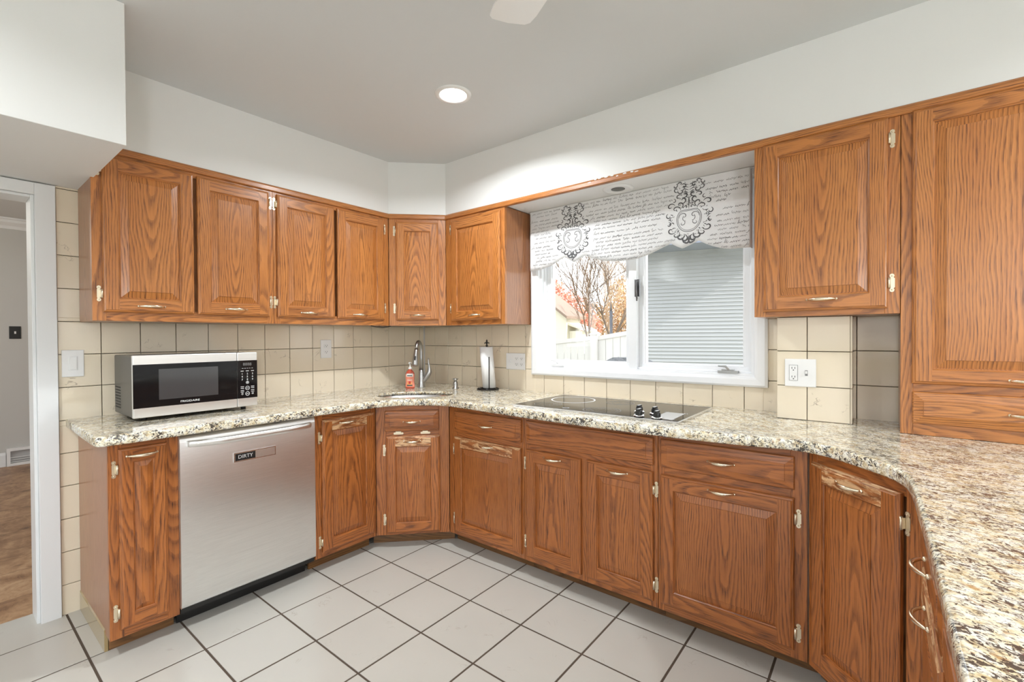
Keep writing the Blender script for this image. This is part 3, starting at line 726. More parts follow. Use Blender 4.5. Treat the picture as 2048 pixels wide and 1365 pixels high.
text('brand_lettering', 'FRIGIDAIRE', .0125, 'print_white', fd, (.216, -.0011, mh0+.058), sx_=1.25, bold=.0001)
mb = MB(); mb.box(dx+.0015, mwW, 0, .022, mh0, mh1, 0)
cp = mb.build('control_panel', 'steel', mw, bevel=.003)
mb = MB(); mb.box(dx+.002, mwW-.0003, -.0008, .002, mh0+.0435, mh1-.0415); mb.build('panel_glass', 'black_glass', cp)
px0 = dx+.018; pxs = [px0+.006, px0+.031, px0+.056]
text('display_digits', '8888', .021, 'print_grey', cp, (px0+.031, -.0010, mh1-.062), sx_=1.0)
mb = MB()
for i in range(5): mb.box(px0+.005+i*.0115, px0+.012+i*.0115, -.0014, .001, mh1-.083, mh1-.0815)
for r_, z in enumerate((mh1-.096,)):
    for x in pxs: mb.box(x-.007, x+.007, -.0014, .001, z-.0015, z+.0015)
for z in (mh1-.177, mh1-.185, mh1-.196, mh1-.204):
    for x in (pxs[0], pxs[2]): mb.box(x-.008, x+.008, -.0014, .001, z-.0012, z+.0012)
mb.build('button_captions', 'print_white', cp)['kind'] = 'stuff'
for r_, row in enumerate((('1', '2', '3'), ('4', '5', '6'), ('7', '8', '9'), ('', '0', ''))):
    for k, ch in enumerate(row):
        if ch: text('key_digit', ch, .0125, 'print_white', cp, (pxs[k], -.0011, mh1-.111-r_*.0148), bold=.0001)
mb = MB()
for (x, z, r) in ((pxs[1], mh1-.156, .0075), (pxs[1], mh1-.185, .0105), (pxs[1], mh1-.214, .0105), (pxs[0], mh1-.214, .005), (pxs[2], mh1-.214, .005)):
    n = 24
    for k in range(n):
        a, b = 2*PI*k/n, 2*PI*(k+1)/n
        mb.face([(x+r*math.cos(a), -.0013, z+r*math.sin(a)), (x+r*math.cos(b), -.0013, z+r*math.sin(b)), (x+r*.8*math.cos(b), -.0013, z+r*.8*math.sin(b)), (x+r*.8*math.cos(a), -.0013, z+r*.8*math.sin(a))])
    mb.box(x-r*.55, x+r*.55, -.0014, .001, z-.0012, z+.0012)
mb.build('round_buttons', 'print_white', cp)
for (x, y) in ((.05, .05), (.47, .05), (.05, .28), (.47, .28)):
    mb = MB(); mb.lathe([(.012, 0), (.012, .010), (.010, mh0+.001)], (x, y, 0), 16); mb.build('foot', 'black', mw)

# ------------------------------------------------------------------ cooktop
ck = thing('glass_cooktop', (1.405, -.606, CT), 0, 'black glass electric cooktop set in the counter below the window', 'cooktop')
mb = MB(); mb.box(.007, .878, .007, .505, .0005, .0075, 0); mb.build('glass_surface', 'black_glass', ck, bevel=.001)
mb = MB()
for a in ((0, .885, 0, .0075), (0, .885, .5045, .512), (0, .0075, .0075, .5045), (.8775, .885, .0075, .5045)): mb.box(a[0], a[1], a[2], a[3], .0003, .0086)
mb.build('steel_rim', 'steel_mirror', ck)
def ringm(mb, cx, cy, r0, r1, z, a0=0, a1=2*PI, n=64):
    for k in range(n):
        a, b = a0+(a1-a0)*k/n, a0+(a1-a0)*(k+1)/n
        mb.face([(cx+r1*math.cos(a), cy+r1*math.sin(a), z), (cx+r1*math.cos(b), cy+r1*math.sin(b), z), (cx+r0*math.cos(b), cy+r0*math.sin(b), z), (cx+r0*math.cos(a), cy+r0*math.sin(a), z)])
mb = MB(); ringm(mb, .170, .345, .118, .126, .0079); mb.build('burner_ring', 'print_white', ck)
for (cx, cy, r) in ((.145, .125, .075), (.475, .105, .092), (.44, .385, .075)):
    mb = MB()
    ringm(mb, cx, cy, r-.0022, r, .0079); ringm(mb, cx, cy, r*.55, r*.55+.001, .0079); ringm(mb, cx, cy, r*.8, r*.8+.001, .0079)
    for k in range(140):
        a = random.uniform(0, 2*PI); q = r*math.sqrt(random.uniform(.02, .95)); s_ = random.uniform(.0008, .002)
        x, y = cx+q*math.cos(a), cy+q*math.sin(a)
        mb.face([(x-s_, y-s_, .0078), (x+s_, y-s_, .0078), (x+s_, y+s_, .0078), (x-s_, y+s_, .0078)])
    mb.build('burner_ring', 'print_grey', ck)
mb = MB(); ringm(mb, .295, .065, .010, .018, .0079, n=24)
for k in range(40):
    a = random.uniform(0, 2*PI); q = .03*math.sqrt(random.random()); x, y = .295+q*math.cos(a), .065+q*.7*math.sin(a); mb.face([(x-.0015, y-.001, .0078), (x+.0015, y-.001, .0078), (x+.0015, y+.001, .0078), (x-.0015, y+.001, .0078)])
mb.build('hot_surface_indicator', 'print_grey', ck)
mb = MB()
q = [(.752, .045), (.842, .045), (.836, .24), (.748, .24)]
mb.face([(x, y, .0079) for x, y in q])
for x, y in q:
    for k in range(5): a = 2*PI*k/5; X, Y = x+.008*math.cos(a), y+.012*math.sin(a); mb.face([(X-.003, Y-.003, .0081), (X+.003, Y-.003, .0081), (X+.003, Y+.003, .0081), (X-.003, Y+.003, .0081)])
mb.build('printed_legend', simple('legend_silver', (.42, .42, .42), .25), ck)
for (x, y) in ((.655, .155), (.700, .045), (.735, .145), (.785, .040)):
    x -= .008
    mb = MB(); mb.lathe([(.0235, .0082), (.0245, .012), (.021, .0155), (.017, .0165)], (x, y, 0), 24, mi=1)
    mb.lathe([(.0165, .016), (.0160, .030), (.013, .035), (.001, .036)], (x, y, 0), 24)
    mb.box(x-.0062, x+.0062, y-.0185, y+.0185, .018, .042); mb.box(x-.0045, x+.0045, y-.017, y+.017, .042, .0432, 1)
    mb.build('control_knob', ['black', 'steel_mirror'], ck, bevel=.0012)

# ------------------------------------------------------------------ faucet, dispenser, soap, towels
fc = thing('kitchen_faucet', (.312, -.302, CT), 0, 'brushed nickel pull-down gooseneck faucet behind the corner sink', 'faucet')
mb = MB(); mb.lathe([(.028, 0), (.028, .006), (.0245, .012), (.0215, .05), (.0195, .11), (.0165, .135)], n=28); mb.build('body', 'steel_v', fc)
hd = Vector((.47, -.80, 0)).normalized()
mb = MB(); pth = [(0, 0, .12), (0, 0, .22)]
for k in range(1, 13):
    a = PI*k/12*.93; pth.append((hd.x*(.050-.050*math.cos(a)), hd.y*(.050-.050*math.cos(a)), .275+.060*math.sin(a)))
pth.insert(2, (0, 0, .265))
mb.tube(pth, [.0145, .0135, .013]+[.0128]*12, 16); mb.build('spout', 'steel_v', fc)
e = Vector(pth[-1]); dn = (Vector(pth[-1])-Vector(pth[-2])).normalized()
mb = MB(); mb.tube([e, e+dn*.02, e+dn*.06, e+dn*.115, e+dn*.125], [.0135, .0155, .0185, .021, .019], 20); sh = mb.build('spray_head', 'steel_v', fc)
mb = MB(); bpos = e+dn*.07+Vector((.62, -.78, 0))*.0165
mb.tube([bpos-dn*.016, bpos, bpos+dn*.016], [(.004, .006), (.006, .007), (.004, .006)], 10); mb.build('spray_button', 'slot', sh)
sd = Vector((.80, .60, 0))
mb = MB(); mb.tube([Vector((0, 0, .045)), sd*.022+Vector((0, 0, .055)), sd*.044+Vector((0, 0, .085)), sd*.060+Vector((0, 0, .115)), sd*.060+Vector((0, 0, .150)), sd*.054+Vector((0, 0, .185)), sd*.054+Vector((0, 0, .215))],
                [.014, .017, .020, .0185, .010, .0062, .0052], 18); mb.build('lever_handle', 'steel_v', fc)
ds = thing('soap_dispenser', (.560, -.198, CT), 0, 'small brushed nickel built-in soap dispenser right of the faucet', 'dispenser')
mb = MB(); mb.lathe([(.026, 0), (.026, .003), (.018, .008), (.015, .014), (.0185, .03), (.0165, .045), (.010, .052)], n=22); mb.build('base', 'steel_v', ds)
mb = MB(); mb.lathe([(.010, .052), (.0105, .056), (.021, .066), (.021, .070), (.014, .073), (.001, .074)], n=22); mb.build('pump_top', 'steel_v', ds)

M['soap'] = simple('coral_soap', (.80, .13, .07), .12, 0, .5, trans=.35)
M['soap_label'] = simple('soap_label', (.86, .30, .20), .35)
M['label_white'] = simple('label_white', (.82, .80, .76), .4)
M['fruit_red'] = simple('label_red', (.55, .03, .04), .4); M['fruit_gold'] = simple('label_gold', (.85, .42, .08), .4); M['label_dark'] = simple('label_dark', (.07, .10, .09), .4)
sp = thing('hand_soap_bottle', (.285, -.383, CT), math.radians(40), 'coral liquid hand soap pump bottle left of the faucet', 'bottle')
def ell(rx, ry, z, n=28): return [(rx*math.cos(2*PI*k/n), ry*math.sin(2*PI*k/n), z) for k in range(n)]
mb = MB(); mb.loft([ell(.030, .018, 0), ell(.0335, .0205, .004), ell(.033, .020, .03), ell(.030, .0185, .055), ell(.033, .020, .085), ell(.031, .019, .11), ell(.022, .016, .126), ell(.012, .012, .134), ell(.012, .012, .140)], 0, True, True, True); mb.build('bottle', 'soap', sp)
def lab(z0, z1, mt, nm, hw=1.0, rr=1.03, parent=sp):
    mb = MB(); n = 14
    zs = [z0+(z1-z0)*i/6 for i in range(7)]
    def R(z):
        for (r0, a), (r1, b) in zip(((.0335, .004), (.033, .03), (.030, .055), (.033, .085), (.031, .11)), ((.033, .03), (.030, .055), (.033, .085), (.031, .11), (.022, .126))):
            if a <= z <= b: return r0+(r1-r0)*(z-a)/(b-a)
        return .03
    for za, zb in zip(zs, zs[1:]):
        for k in range(n):
            a, b = -PI/2-hw+2*hw*k/n, -PI/2-hw+2*hw*(k+1)/n
            f = lambda an, z: (R(z)*rr*math.cos(an), R(z)*.61*rr*math.sin(an)*1.02, z)
            mb.face([f(a, za), f(b, za), f(b, zb), f(a, zb)], smooth=True)
    return mb.build(nm, mt, parent)
lb = lab(.012, .118, 'soap_label', 'label', 1.25)
lab(.086, .108, 'label_white', 'label_brand_patch', .8, 1.045, lb); lab(.090, .097, 'label_dark', 'label_lettering', .55, 1.06, lb)
lab(.060, .064, 'label_white', 'label_lettering', .6, 1.045, lb); lab(.018, .028, 'label_dark', 'label_lettering', .6, 1.045, lb); lab(.030, .048, 'fruit_gold', 'label_fruit', .45, 1.04, lb); lab(.034, .052, 'fruit_red', 'label_fruit', .25, 1.05, lb)
mb = MB(); mb.lathe([(.0125, .138), (.0135, .141), (.0135, .152), (.008, .155), (.0045, .158), (.0045, .178), (.010, .180), (.010, .187), (.004, .190)], n=20)
mb.tube([(0, 0, .184), (0, -.02, .185), (0, -.036, .181)], [.0055, .005, .004], 10); mb.build('pump', 'label_white', sp)

pt = thing('paper_towel_holder', (.800, -.118, CT), 0, 'black iron upright paper towel holder on the counter left of the window', 'towel holder')
mb = MB()
for r in (.075, .055): mb.tube([(r*math.cos(2*PI*k/40), r*math.sin(2*PI*k/40), .006+(.004 if r < .06 else 0)) for k in range(40)], .0038, 8, closed=True)
for k in range(6):
    a = 2*PI*k/6; pts = [(math.cos(a+.25*math.sin(PI*t/8))*(.012+.06*t/8), math.sin(a+.25*math.sin(PI*t/8))*(.012+.06*t/8), .009) for t in range(9)]; mb.tube(pts, .003, 8)
mb.lathe([(.02, .004), (.02, .012), (.006, .016)], n=18); mb.build('scroll_base', 'iron', pt)
mb = MB(); mb.tube([(0, 0, .01), (-.008, 0, .318)], .0042, 10)
mb.lathe([(.004, .30), (.010, .306), (.006, .312), (.0045, .318), (.008, .326), (.004, .334)], (-.008, 0, 0), 14)
mb.lathe([(.001, .330), (.007, .338), (.005, .345), (.001, .352)], (-.008, 0, 0), 12)
for s in (-1, 1): mb.tube([(-.008, 0, .322), (-.008+s*.010*.78, s*.010*.62, .330), (-.008+s*.016*.78, s*.016*.62, .326), (-.008+s*.013*.78, s*.013*.62, .320)], [.003, .0035, .003, .002], 8)
mb.build('post', 'iron', pt)
ax = Vector((.60, -.42, 0))
mb = MB(); mb.tube([(.052, -.046, .006), (.052, -.046, .225), (.052, -.046, .232)], [.0036, .0036, .005], 10); mb.build('side_arm', 'iron', pt)
roll = thing('paper_towel_roll', (.800, -.118, CT+.016), 0, 'nearly finished white paper towel roll leaning on the black holder', 'paper towels')
mb = MB(); n = 36
rg = []
for z, t in ((.0, 0), (.283, 1)):
    rg.append([(.046*math.cos(2*PI*k/n)-.018*t*.9+.010, .046*math.sin(2*PI*k/n)-.014*t+.004, z) for k in range(n)])
ri = [[(p[0]*.0+(.018*math.cos(2*PI*k/n))-.018*t*.9+.010, .018*math.sin(2*PI*k/n)-.014*t+.004, p[2]) for k, p in enumerate(r)] for r, t in zip(rg, (0, 1))]
mb.loft([ri[0], rg[0], rg[1], ri[1], ri[0]], 0); mb.build('towel_sheets', 'paper', roll)

# ------------------------------------------------------------------ window
win = thing('window_1', (0, 0, 0), 0); S(win)
def frame_rect(mb, x0, x1, z0, z1, w, y0, y1, mi=0, top=True):
    mb.box(x0, x1, y0, y1, z0, z0+w, mi)
    if top: mb.box(x0, x1, y0, y1, z1-w, z1, mi)
    mb.box(x0, x0+w, y0, y1, z0+w, z1-w if top else z1, mi); mb.box(x1-w, x1, y0, y1, z0+w, z1-w if top else z1, mi)
mb = MB()
P = [(.0, -.006), (.0, -.016), (.012, -.022), (.045, -.020), (.058, -.014), (.060, -.006), (.064, .004)]  # profile: distance inward, y
X0, X1, Z0, Z1w = 1.102, 2.521, 1.016, 2.112
for (d0, y0), (d1, y1) in zip(P, P[1:]):
    a = [(X0+d0, y0, Z0+d0*.82), (X1-d0, y0, Z0+d0*.82), (X1-d0, y0, Z1w-d0), (X0+d0, y0, Z1w-d0)]; b = [(X0+d1, y1, Z0+d1*.82), (X1-d1, y1, Z0+d1*.82), (X1-d1, y1, Z1w-d1), (X0+d1, y1, Z1w-d1)]
    for k in range(4): l = (k+1) % 4; mb.face([a[k], a[l], b[l], b[k]])
mb.box(X0, X1, -.006, .0, Z0, Z0+.05); mb.box(X0, X0+.06, -.006, .0, Z0, Z1w-.02); mb.box(X1-.06, X1, -.006, .0, Z0, 1.35)
S(mb.build('window_casing', 'vinyl', win, weld=False))
mb = MB()
frame_rect(mb, WX0-.001, WX1+.001, WZ0-.001, WZ1, .014, .002, .12); frame_rect(mb, WX0+.013, WX1-.013, WZ0+.013, WZ1-.013, .012, .03, .12)
mb.box(1.790, 1.838, .012, .12, WZ0, WZ1-.01)
S(mb.build('window_frame', 'vinyl', win, bevel=.0015))
for (a, b) in ((WX0+.026, 1.789), (1.839, WX1-.026)):
    mb = MB(); frame_rect(mb, a, b, WZ0+.014, WZ1-.026, .030, .050, .100); frame_rect(mb, a+.029, b-.029, WZ0+.043, WZ1-.055, .008, .060, .092)
    sh = S(mb.build('sash', 'vinyl', win, bevel=.002))
    mb = MB(); mb.box(a+.034, b-.034, .074, .078, WZ0+.048, WZ1-.06); S(mb.build('pane', 'glass', sh))
for cx in (1.300, 2.335):
    mb = MB(); mb.box(cx-.048, cx+.048, -.004, .028, WZ0+.012, WZ0+.026); mb.box(cx-.03, cx+.03, .0, .02, WZ0+.026, WZ0+.033)
    mb.tube([(cx+.005, .004, WZ0+.03), (cx-.01, -.002, WZ0+.048), (cx-.045, -.004, WZ0+.050)], [.006, .007, .005], 10)
    S(mb.build('crank_handle', 'steel_v' if cx > 2 else 'vinyl', win, bevel=.001))
mb = MB(); mb.box(1.832, 1.862, .000, .014, 1.50, 1.60); mb.tube([(1.847, -.004, 1.585), (1.847, -.016, 1.55), (1.850, -.008, 1.49), (1.847, -.004, 1.475)], [.006, .007, .005, .004], 10)
S(mb.build('sash_lock', simple('lock_nickel', (.16, .16, .165), .3, .9), win, bevel=.001))

# windows and patio door behind the viewer
mb = MB()
wp = thing('window_2', (0, 0, 0), 0); S(wp)
for (y0, y1) in ((-3.4, -2.18), (-2.22, -1.0)):
    for (ya, yb, za, zb) in ((y0, y1, .0, .1), (y0, y1, 2.0, 2.1), (y0, y0+.08, .1, 2.0), (y1-.08, y1, .1, 2.0)): mb.box(5.64, 5.70, ya, yb, za, zb)
S(mb.build('patio_door_frame', 'vinyl', wp)); mb = MB(); mb.box(5.668, 5.672, -3.32, -1.08, .1, 2.0); S(mb.build('pane', 'glass', wp))
wp = thing('window_3', (0, 0, 0), 0); S(wp); mb = MB()
for x0 in (1.4, 2.6):
    for (xa, xb, za, zb) in ((x0, x0+1.2, .7, .76), (x0, x0+1.2, 1.94, 2.0), (x0, x0+.06, .76, 1.94), (x0+1.14, x0+1.2, .76, 1.94)): mb.box(xa, xb, -5.30, -5.24, za, zb)
S(mb.build('window_frame', 'vinyl', wp)); mb = MB(); mb.box(1.45, 3.75, -5.272, -5.268, .75, 1.95); S(mb.build('pane', 'glass', wp))

# ------------------------------------------------------------------ valance
VX0, VX1, VZ1, VY = 1.124, 2.452, 2.094, -.052
hem = [(1.124, 1.706), (1.20, 1.708), (1.291, 1.727), (1.398, 1.770), (1.43, 1.750), (1.465, 1.731), (1.50, 1.748), (1.539, 1.764), (1.59, 1.742), (1.65, 1.722), (1.72, 1.711), (1.80, 1.707), (1.869, 1.710), (1.93, 1.722), (1.973, 1.736), (2.063, 1.770), (2.095, 1.750), (2.126, 1.735), (2.165, 1.748), (2.211, 1.766), (2.245, 1.745), (2.28, 1.728), (2.32, 1.714), (2.363, 1.706), (2.452, 1.703)]
def hemz(x):
    for (a, za), (b, zb) in zip(hem, hem[1:]):
        if a <= x <= b: return za+(zb-za)*(x-a)/(b-a)
    return hem[0][1] if x < VX0 else hem[-1][1]
def vy(x, z):
    k = (VZ1-z)/.39
    return VY - .006*k*math.sin(x*9.0+1.0) - .003*k*math.sin(x*23+z*4) - .004*k
M['valance'] = simple('valance_cotton', (.74, .745, .755), .85, bump=(900, .25, .0004))
M['ink'] = simple('printed_ink', (.10, .10, .105), .8); M['ink2'] = simple('printed_ink_faded', (.27, .27, .28), .8)
va = thing('window_valance', (0, 0, 0), 0, 'white cotton valance printed with grey handwriting and scroll medallions over the window', 'valance')
mb = MB(); nx, nz = 150, 12
def vp(i, j, off=0):
    x = VX0+(VX1-VX0)*i/nx; z = hemz(x)+(VZ1-hemz(x))*j/nz; return (x, vy(x, z)+off, z)
for i in range(nx):
    for j in range(nz):
        mb.face([vp(i, j), vp(i+1, j), vp(i+1, j+1), vp(i, j+1)], smooth=True); mb.face([vp(i, j+1, .003), vp(i+1, j+1, .003), vp(i+1, j, .003), vp(i, j, .003)], smooth=True)
    mb.face([vp(i, 0), vp(i, 0, .003), vp(i+1, 0, .003), vp(i+1, 0)])
for j in range(nz):
    for (i, x) in ((0, VX0), (nx, VX1)):
        a, b = vp(i, j), vp(i, j+1); mb.face([a, (a[0], -.002, a[2]), (b[0], -.002, b[2]), b])
mb.build('fabric', 'valance', va)
def stroke(mb, pts, w, mi=0):
    """flat inked ribbon lying on the cloth, w may be a list"""
    n = len(pts); W = w if isinstance(w, list) else [w]*n; L = []; R = []
    for i, (x, z) in enumerate(pts):
        a = pts[max(i-1, 0)]; b = pts[min(i+1, n-1)]; dx_, dz_ = b[0]-a[0], b[1]-a[1]; l = math.hypot(dx_, dz_) or 1
        nx_, nz_ = -dz_/l*W[i]/2, dx_/l*W[i]/2
        L.append((x+nx_, z+nz_)); R.append((x-nx_, z-nz_))
    for i in range(n-1):
        q = [R[i], R[i+1], L[i+1], L[i]]
        if min(p[0] for p in q) < VX0+.002 or max(p[0] for p in q) > VX1-.002 or min(p[1]-hemz(p[0]) for p in q) < .002 or max(p[1] for p in q) > VZ1-.001: continue
        mb.face([(x, vy(x, z)-.0009, z) for x, z in q], mi)
mb = MB(); rr = random.Random(3)
MED = ((1.452, 0.), (2.160, 0.))
zl = VZ1-.018
while zl > 1.70:
    x = VX0+.008+rr.uniform(0, .06); endx = VX1-rr.choice([0, 0, 0, .1, .25])
    while x < endx:
        wl_ = rr.uniform(.02, .06); n = max(6, int(wl_/.0022)); pts = []; tall = rr.random() < .30; amp = rr.uniform(.0034, .0050)
        ph = rr.uniform(0, 6); hw = []
        for k in range(n):
            t = k/n; xx = x+wl_*t+.0022*math.sin(k*1.9+ph); hgt = amp*math.sin(k*1.55+ph)*(1+.5*math.sin(k*.9+ph*2))
            if tall and k in (0, 1, n//2): hgt += rr.choice([.011, .009, -.009])
            pts.append((xx+hgt*.45, zl+hgt)); hw.append(.0010+.0012*abs(math.sin(k*.8+ph)))
        cxm = x+wl_/2
        if all(abs(cxm-m[0]) > .145 or abs(zl-1.89) > .085 for m in MED) and all(abs(cxm-m[0]) > .085 for m in MED):
            stroke(mb, pts, hw, 0 if rr.random() < .45 else 1)
        x += wl_+rr.uniform(.006, .014)
    zl -= rr.choice([.0215, .0225, .030])
mb.build('handwriting_print', ['ink', 'ink2'], va)['kind'] = 'stuff'
def curl(cx, cz, r, a0, turns, w, flip=1, shrink=.12, n=20):
    pts = []; W = []
    for k in range(n+1):
        t = k/n; rad = r*(1-(1-shrink)*t); a = a0+turns*2*PI*t
        pts.append((flip*(cx+rad*math.cos(a)), cz+rad*math.sin(a))); W.append(w*(.35+1.0*math.sin(PI*min(1, t*1.1))**.7) if t < .9 else w*.9)
    return pts, W
for (mx_, _) in MED:
    mb = MB(); rr = random.Random(11)
    items = []
    for f in (1, -1):
        for (cx, cz, r, a0, tn, w) in (
            (.083, 1.965, .020, 2.9, -.85, .0038), (.090, 1.915, .017, 1.2, -.7, .0034), (.094, 1.870, .015, 1.6, .7, .0032), (.080, 1.838, .022, -2.6, .8, .0040),
            (.060, 1.812, .020, 2.4, .8, .0036), (.040, 1.800, .022, 2.6, .85, .0048), (.022, 1.785, .020, 1.9, .8, .0055), (.012, 1.768, .016, 1.6, .7, .0055),
            (.060, 1.945, .024, -2.8, -.7, .0032), (.042, 1.968, .020, -1.9, -.8, .0036), (.028, 1.992, .020, -1.2, -.8, .0042), (.046, 2.010, .016, 2.8, -.8, .0036),
            (.020, 2.020, .018, -1.0, -.8, .0042), (.036, 2.040, .016, .5, -.9, .0036), (.056, 2.052, .016, -2.2, .8, .0034), (.024, 2.064, .015, 1.0, .8, .0036),
            (.064, 2.072, .014, 2.0, .8, .0034), (.040, 2.080, .013, -.4, .8, .0034), (.024, 1.905, .021, -.4, .95, .0022), (.030, 1.868, .016, 1.8, .9, .0020), (.011, 1.880, .030, 1.2, -.25, .0018),
            (.070, 1.992, .014, 1.6, .6, .0028), (.014, 1.950, .010, 0, .8, .0028), (.075, 1.905, .020, -1.5, .4, .0024)):
            items.append(curl(cx, cz, r, a0, tn, w, f))
        hh = [];
        for k in range(25):
            t = PI*k/24; X = .052*math.sin(t)**.8*(.62+.38*math.cos(t*.5)**.5 if t < PI else .62); Zc = 1.884+.056*math.cos(t)-(.010*math.cos(t)**8 if math.cos(t) > 0 else 0); hh.append((f*X, Zc))
        items.append((hh, [.0016]*25)); items.append(([(p[0]*1.12, 1.886+(p[1]-1.886)*1.13) for p in hh], [.0022]*25))
        for k in range(7):
            a = .3+k*.38; items.append(([(f*(.082+.0*a)*math.sin(a)*s_, 1.888+.062*math.cos(a)*s_) for s_ in (1.0, 1.08, 1.18)], [.001, .004, .0008]))
        for k in range(58):
            a = rr.uniform(-.1, PI+.1); q = rr.uniform(1.25, 1.62); X, Zq = .056*math.sin(a)*q, 1.884+.062*math.cos(a)*q
            if rr.random() < .35: X, Zq = rr.uniform(.004, .05), rr.uniform(1.965, 2.085)
            b_ = rr.uniform(0, 6.28); l_ = rr.uniform(.006, .012)
            items.append(([(f*X, Zq), (f*(X+l_*.5*math.cos(b_)-.002), Zq+l_*.5*math.sin(b_)+.002), (f*(X+l_*math.cos(b_)), Zq+l_*math.sin(b_))], [.0006, .0026, .0005]))
        for k in range(6):
            z0_ = 1.998+.014*k; items.append(([(f*.002, z0_), (f*(.012+.003*k), z0_+.010), (f*(.020+.003*k), z0_+.004)], [.0015, .0045, .001]))
        items.append(([(0, 1.742), (f*.012, 1.760), (f*.024, 1.768), (f*.034, 1.790)], [.003, .006, .005, .001]))
    items.append(([(0, 1.745), (0, 1.78), (0, 1.80)], [.002, .006, .001])); items.append(([(0, 1.94), (0, 1.985), (0, 2.01)], [.001, .006, .001]))
    for pts, W in items: stroke(mb, [(mx_+x*1.16, z) for x, z in pts], [w_*1.25 for w_ in W])
    mb.build('medallion_print', 'ink', va)
mb = MB(); mb.tube([(VX0-.006, -.045, VZ1-.004), (VX1+.020, -.045, VZ1-.004)], .005, 10); mb.build('curtain_rod', 'vinyl', va)

# ------------------------------------------------------------------ lights in the ceilings
M['lens'] = simple('lamp_lens', (1, 1, 1), .4, emit=(1, .97, .92), es=9)
def downlight(x, y, z, label, cat='ceiling light', on=True, r=.067, E=20, group=None):
    t = thing('recessed_light', (x, y, z), 0, label, cat, group)
    mb = MB(); mb.lathe([(r*1.36, -.0005), (r*1.34, -.005), (r*1.05, -.008), (r, -.006), (r*.98, -.002)], n=40, cap=False); mb.build('trim_ring', 'plastic_white', t)
    if on:
        mb = MB(); mb.lathe([(r*.99, -.0035), (r*.7, -.0060), (.001, -.0065)], n=40); mb.build('lens', 'lens', t)
        l = light('downlight_beam', 'AREA', (0, 0, -.02), E, (.93, .975, 1.0), size=r*1.9, shape='DISK', direction=(0, 0, -1)); l.parent = t; l.data.spread = 2.75
    else:
        mb = MB(); mb.lathe([(r*.62, -.0035), (r*.55, -.0040), (.001, -.0042)], n=36); mb.build('dark_lens', simple('unlit_lens', (.10, .10, .09), .35), t)
        mb = MB(); mb.lathe([(r*1.02, -.0058), (r*.62, -.0034)], n=36, cap=False); mb.build('baffle', 'plastic_white', t)
    return t
gL = 'recessed ceiling lights'
downlight(1.278, -.908, ZC, 'round lit recessed light in the kitchen ceiling above the corner', group=gL)
downlight(1.80, -.145, 2.096, 'round unlit recessed light in the white soffit above the window valance', on=False, r=.062, group=gL)
for x, y in ((1.278, -3.2), (4.2, -.95), (3.0, -3.9), (4.6, -3.2)):
    downlight(x, y, ZC, 'lit recessed ceiling light outside the picture, behind the viewer', group=gL)
pn = thing('added_fill_globe', (4.3, -3.4, ZC), 0, 'unseen glowing white globe added as fill light behind the viewer', 'fill light')  # added fill source, hung out of view to brighten the backsplash
mb = MB(); mb.lathe([(.06, 0), (.055, -.02), (.006, -.03), (.006, -.62), (.03, -.64), (.03, -.66)], n=24); mb.build('canopy_and_stem', 'plastic_white', pn)
mb = MB(); mb.lathe([(.03, -.655)] + [(.15*math.sin(.2+k*(PI-.2)/14), -.805+.15*math.cos(.2+k*(PI-.2)/14)) for k in range(14)] + [(.002, -.955)], n=32)
mb.build('globe', simple('fill_globe_glow', (1, 1, 1), .5, emit=(.97, .985, 1), es=62), pn)
light('far_room_lamp', 'POINT', (-2.2, -3.6, 2.1), 45, (1, .96, .9)).data.shadow_soft_size = .15

# ceiling fan
fan = thing('ceiling_fan', (2.60, -1.71, 0), 0, 'white ceiling fan blade tip reaching in at the top edge', 'ceiling fan')
mb = MB(); mb.lathe([(.001, ZC), (.065, ZC), (.06, ZC-.03), (.015, ZC-.05), (.013, ZC-.12), (.05, ZC-.14), (.10, ZC-.17), (.105, ZC-.225), (.08, ZC-.25), (.001, ZC-.255)], n=32); mb.build('motor_housing', 'plastic_white', fan)
for k in range(4):
    a0 = math.atan2(.30, -.575) + k*PI/2
    mb = MB(); ca, sa = math.cos(a0), math.sin(a0)
    def bl(u, v, w): return (u*ca-v*sa, u*sa+v*ca, 2.252+w-v*.10)
    ol = [(.10, -.045), (.20, -.060), (.58, -.072), (.615, -.068), (.628, -.055), (.634, 0), (.628, .055), (.615, .068), (.58, .072), (.20, .060), (.10, .045)]
    mb.face([bl(u, v, 0) for u, v in ol]); mb.face([bl(u, v, .006) for u, v in reversed(ol)])
    for i in range(len(ol)): a, b = ol[i], ol[(i+1) % len(ol)]; mb.face([bl(*a, 0), bl(*a, .006), bl(*b, .006), bl(*b, 0)])
    mb.build('fan_blade', 'plastic_white', fan)

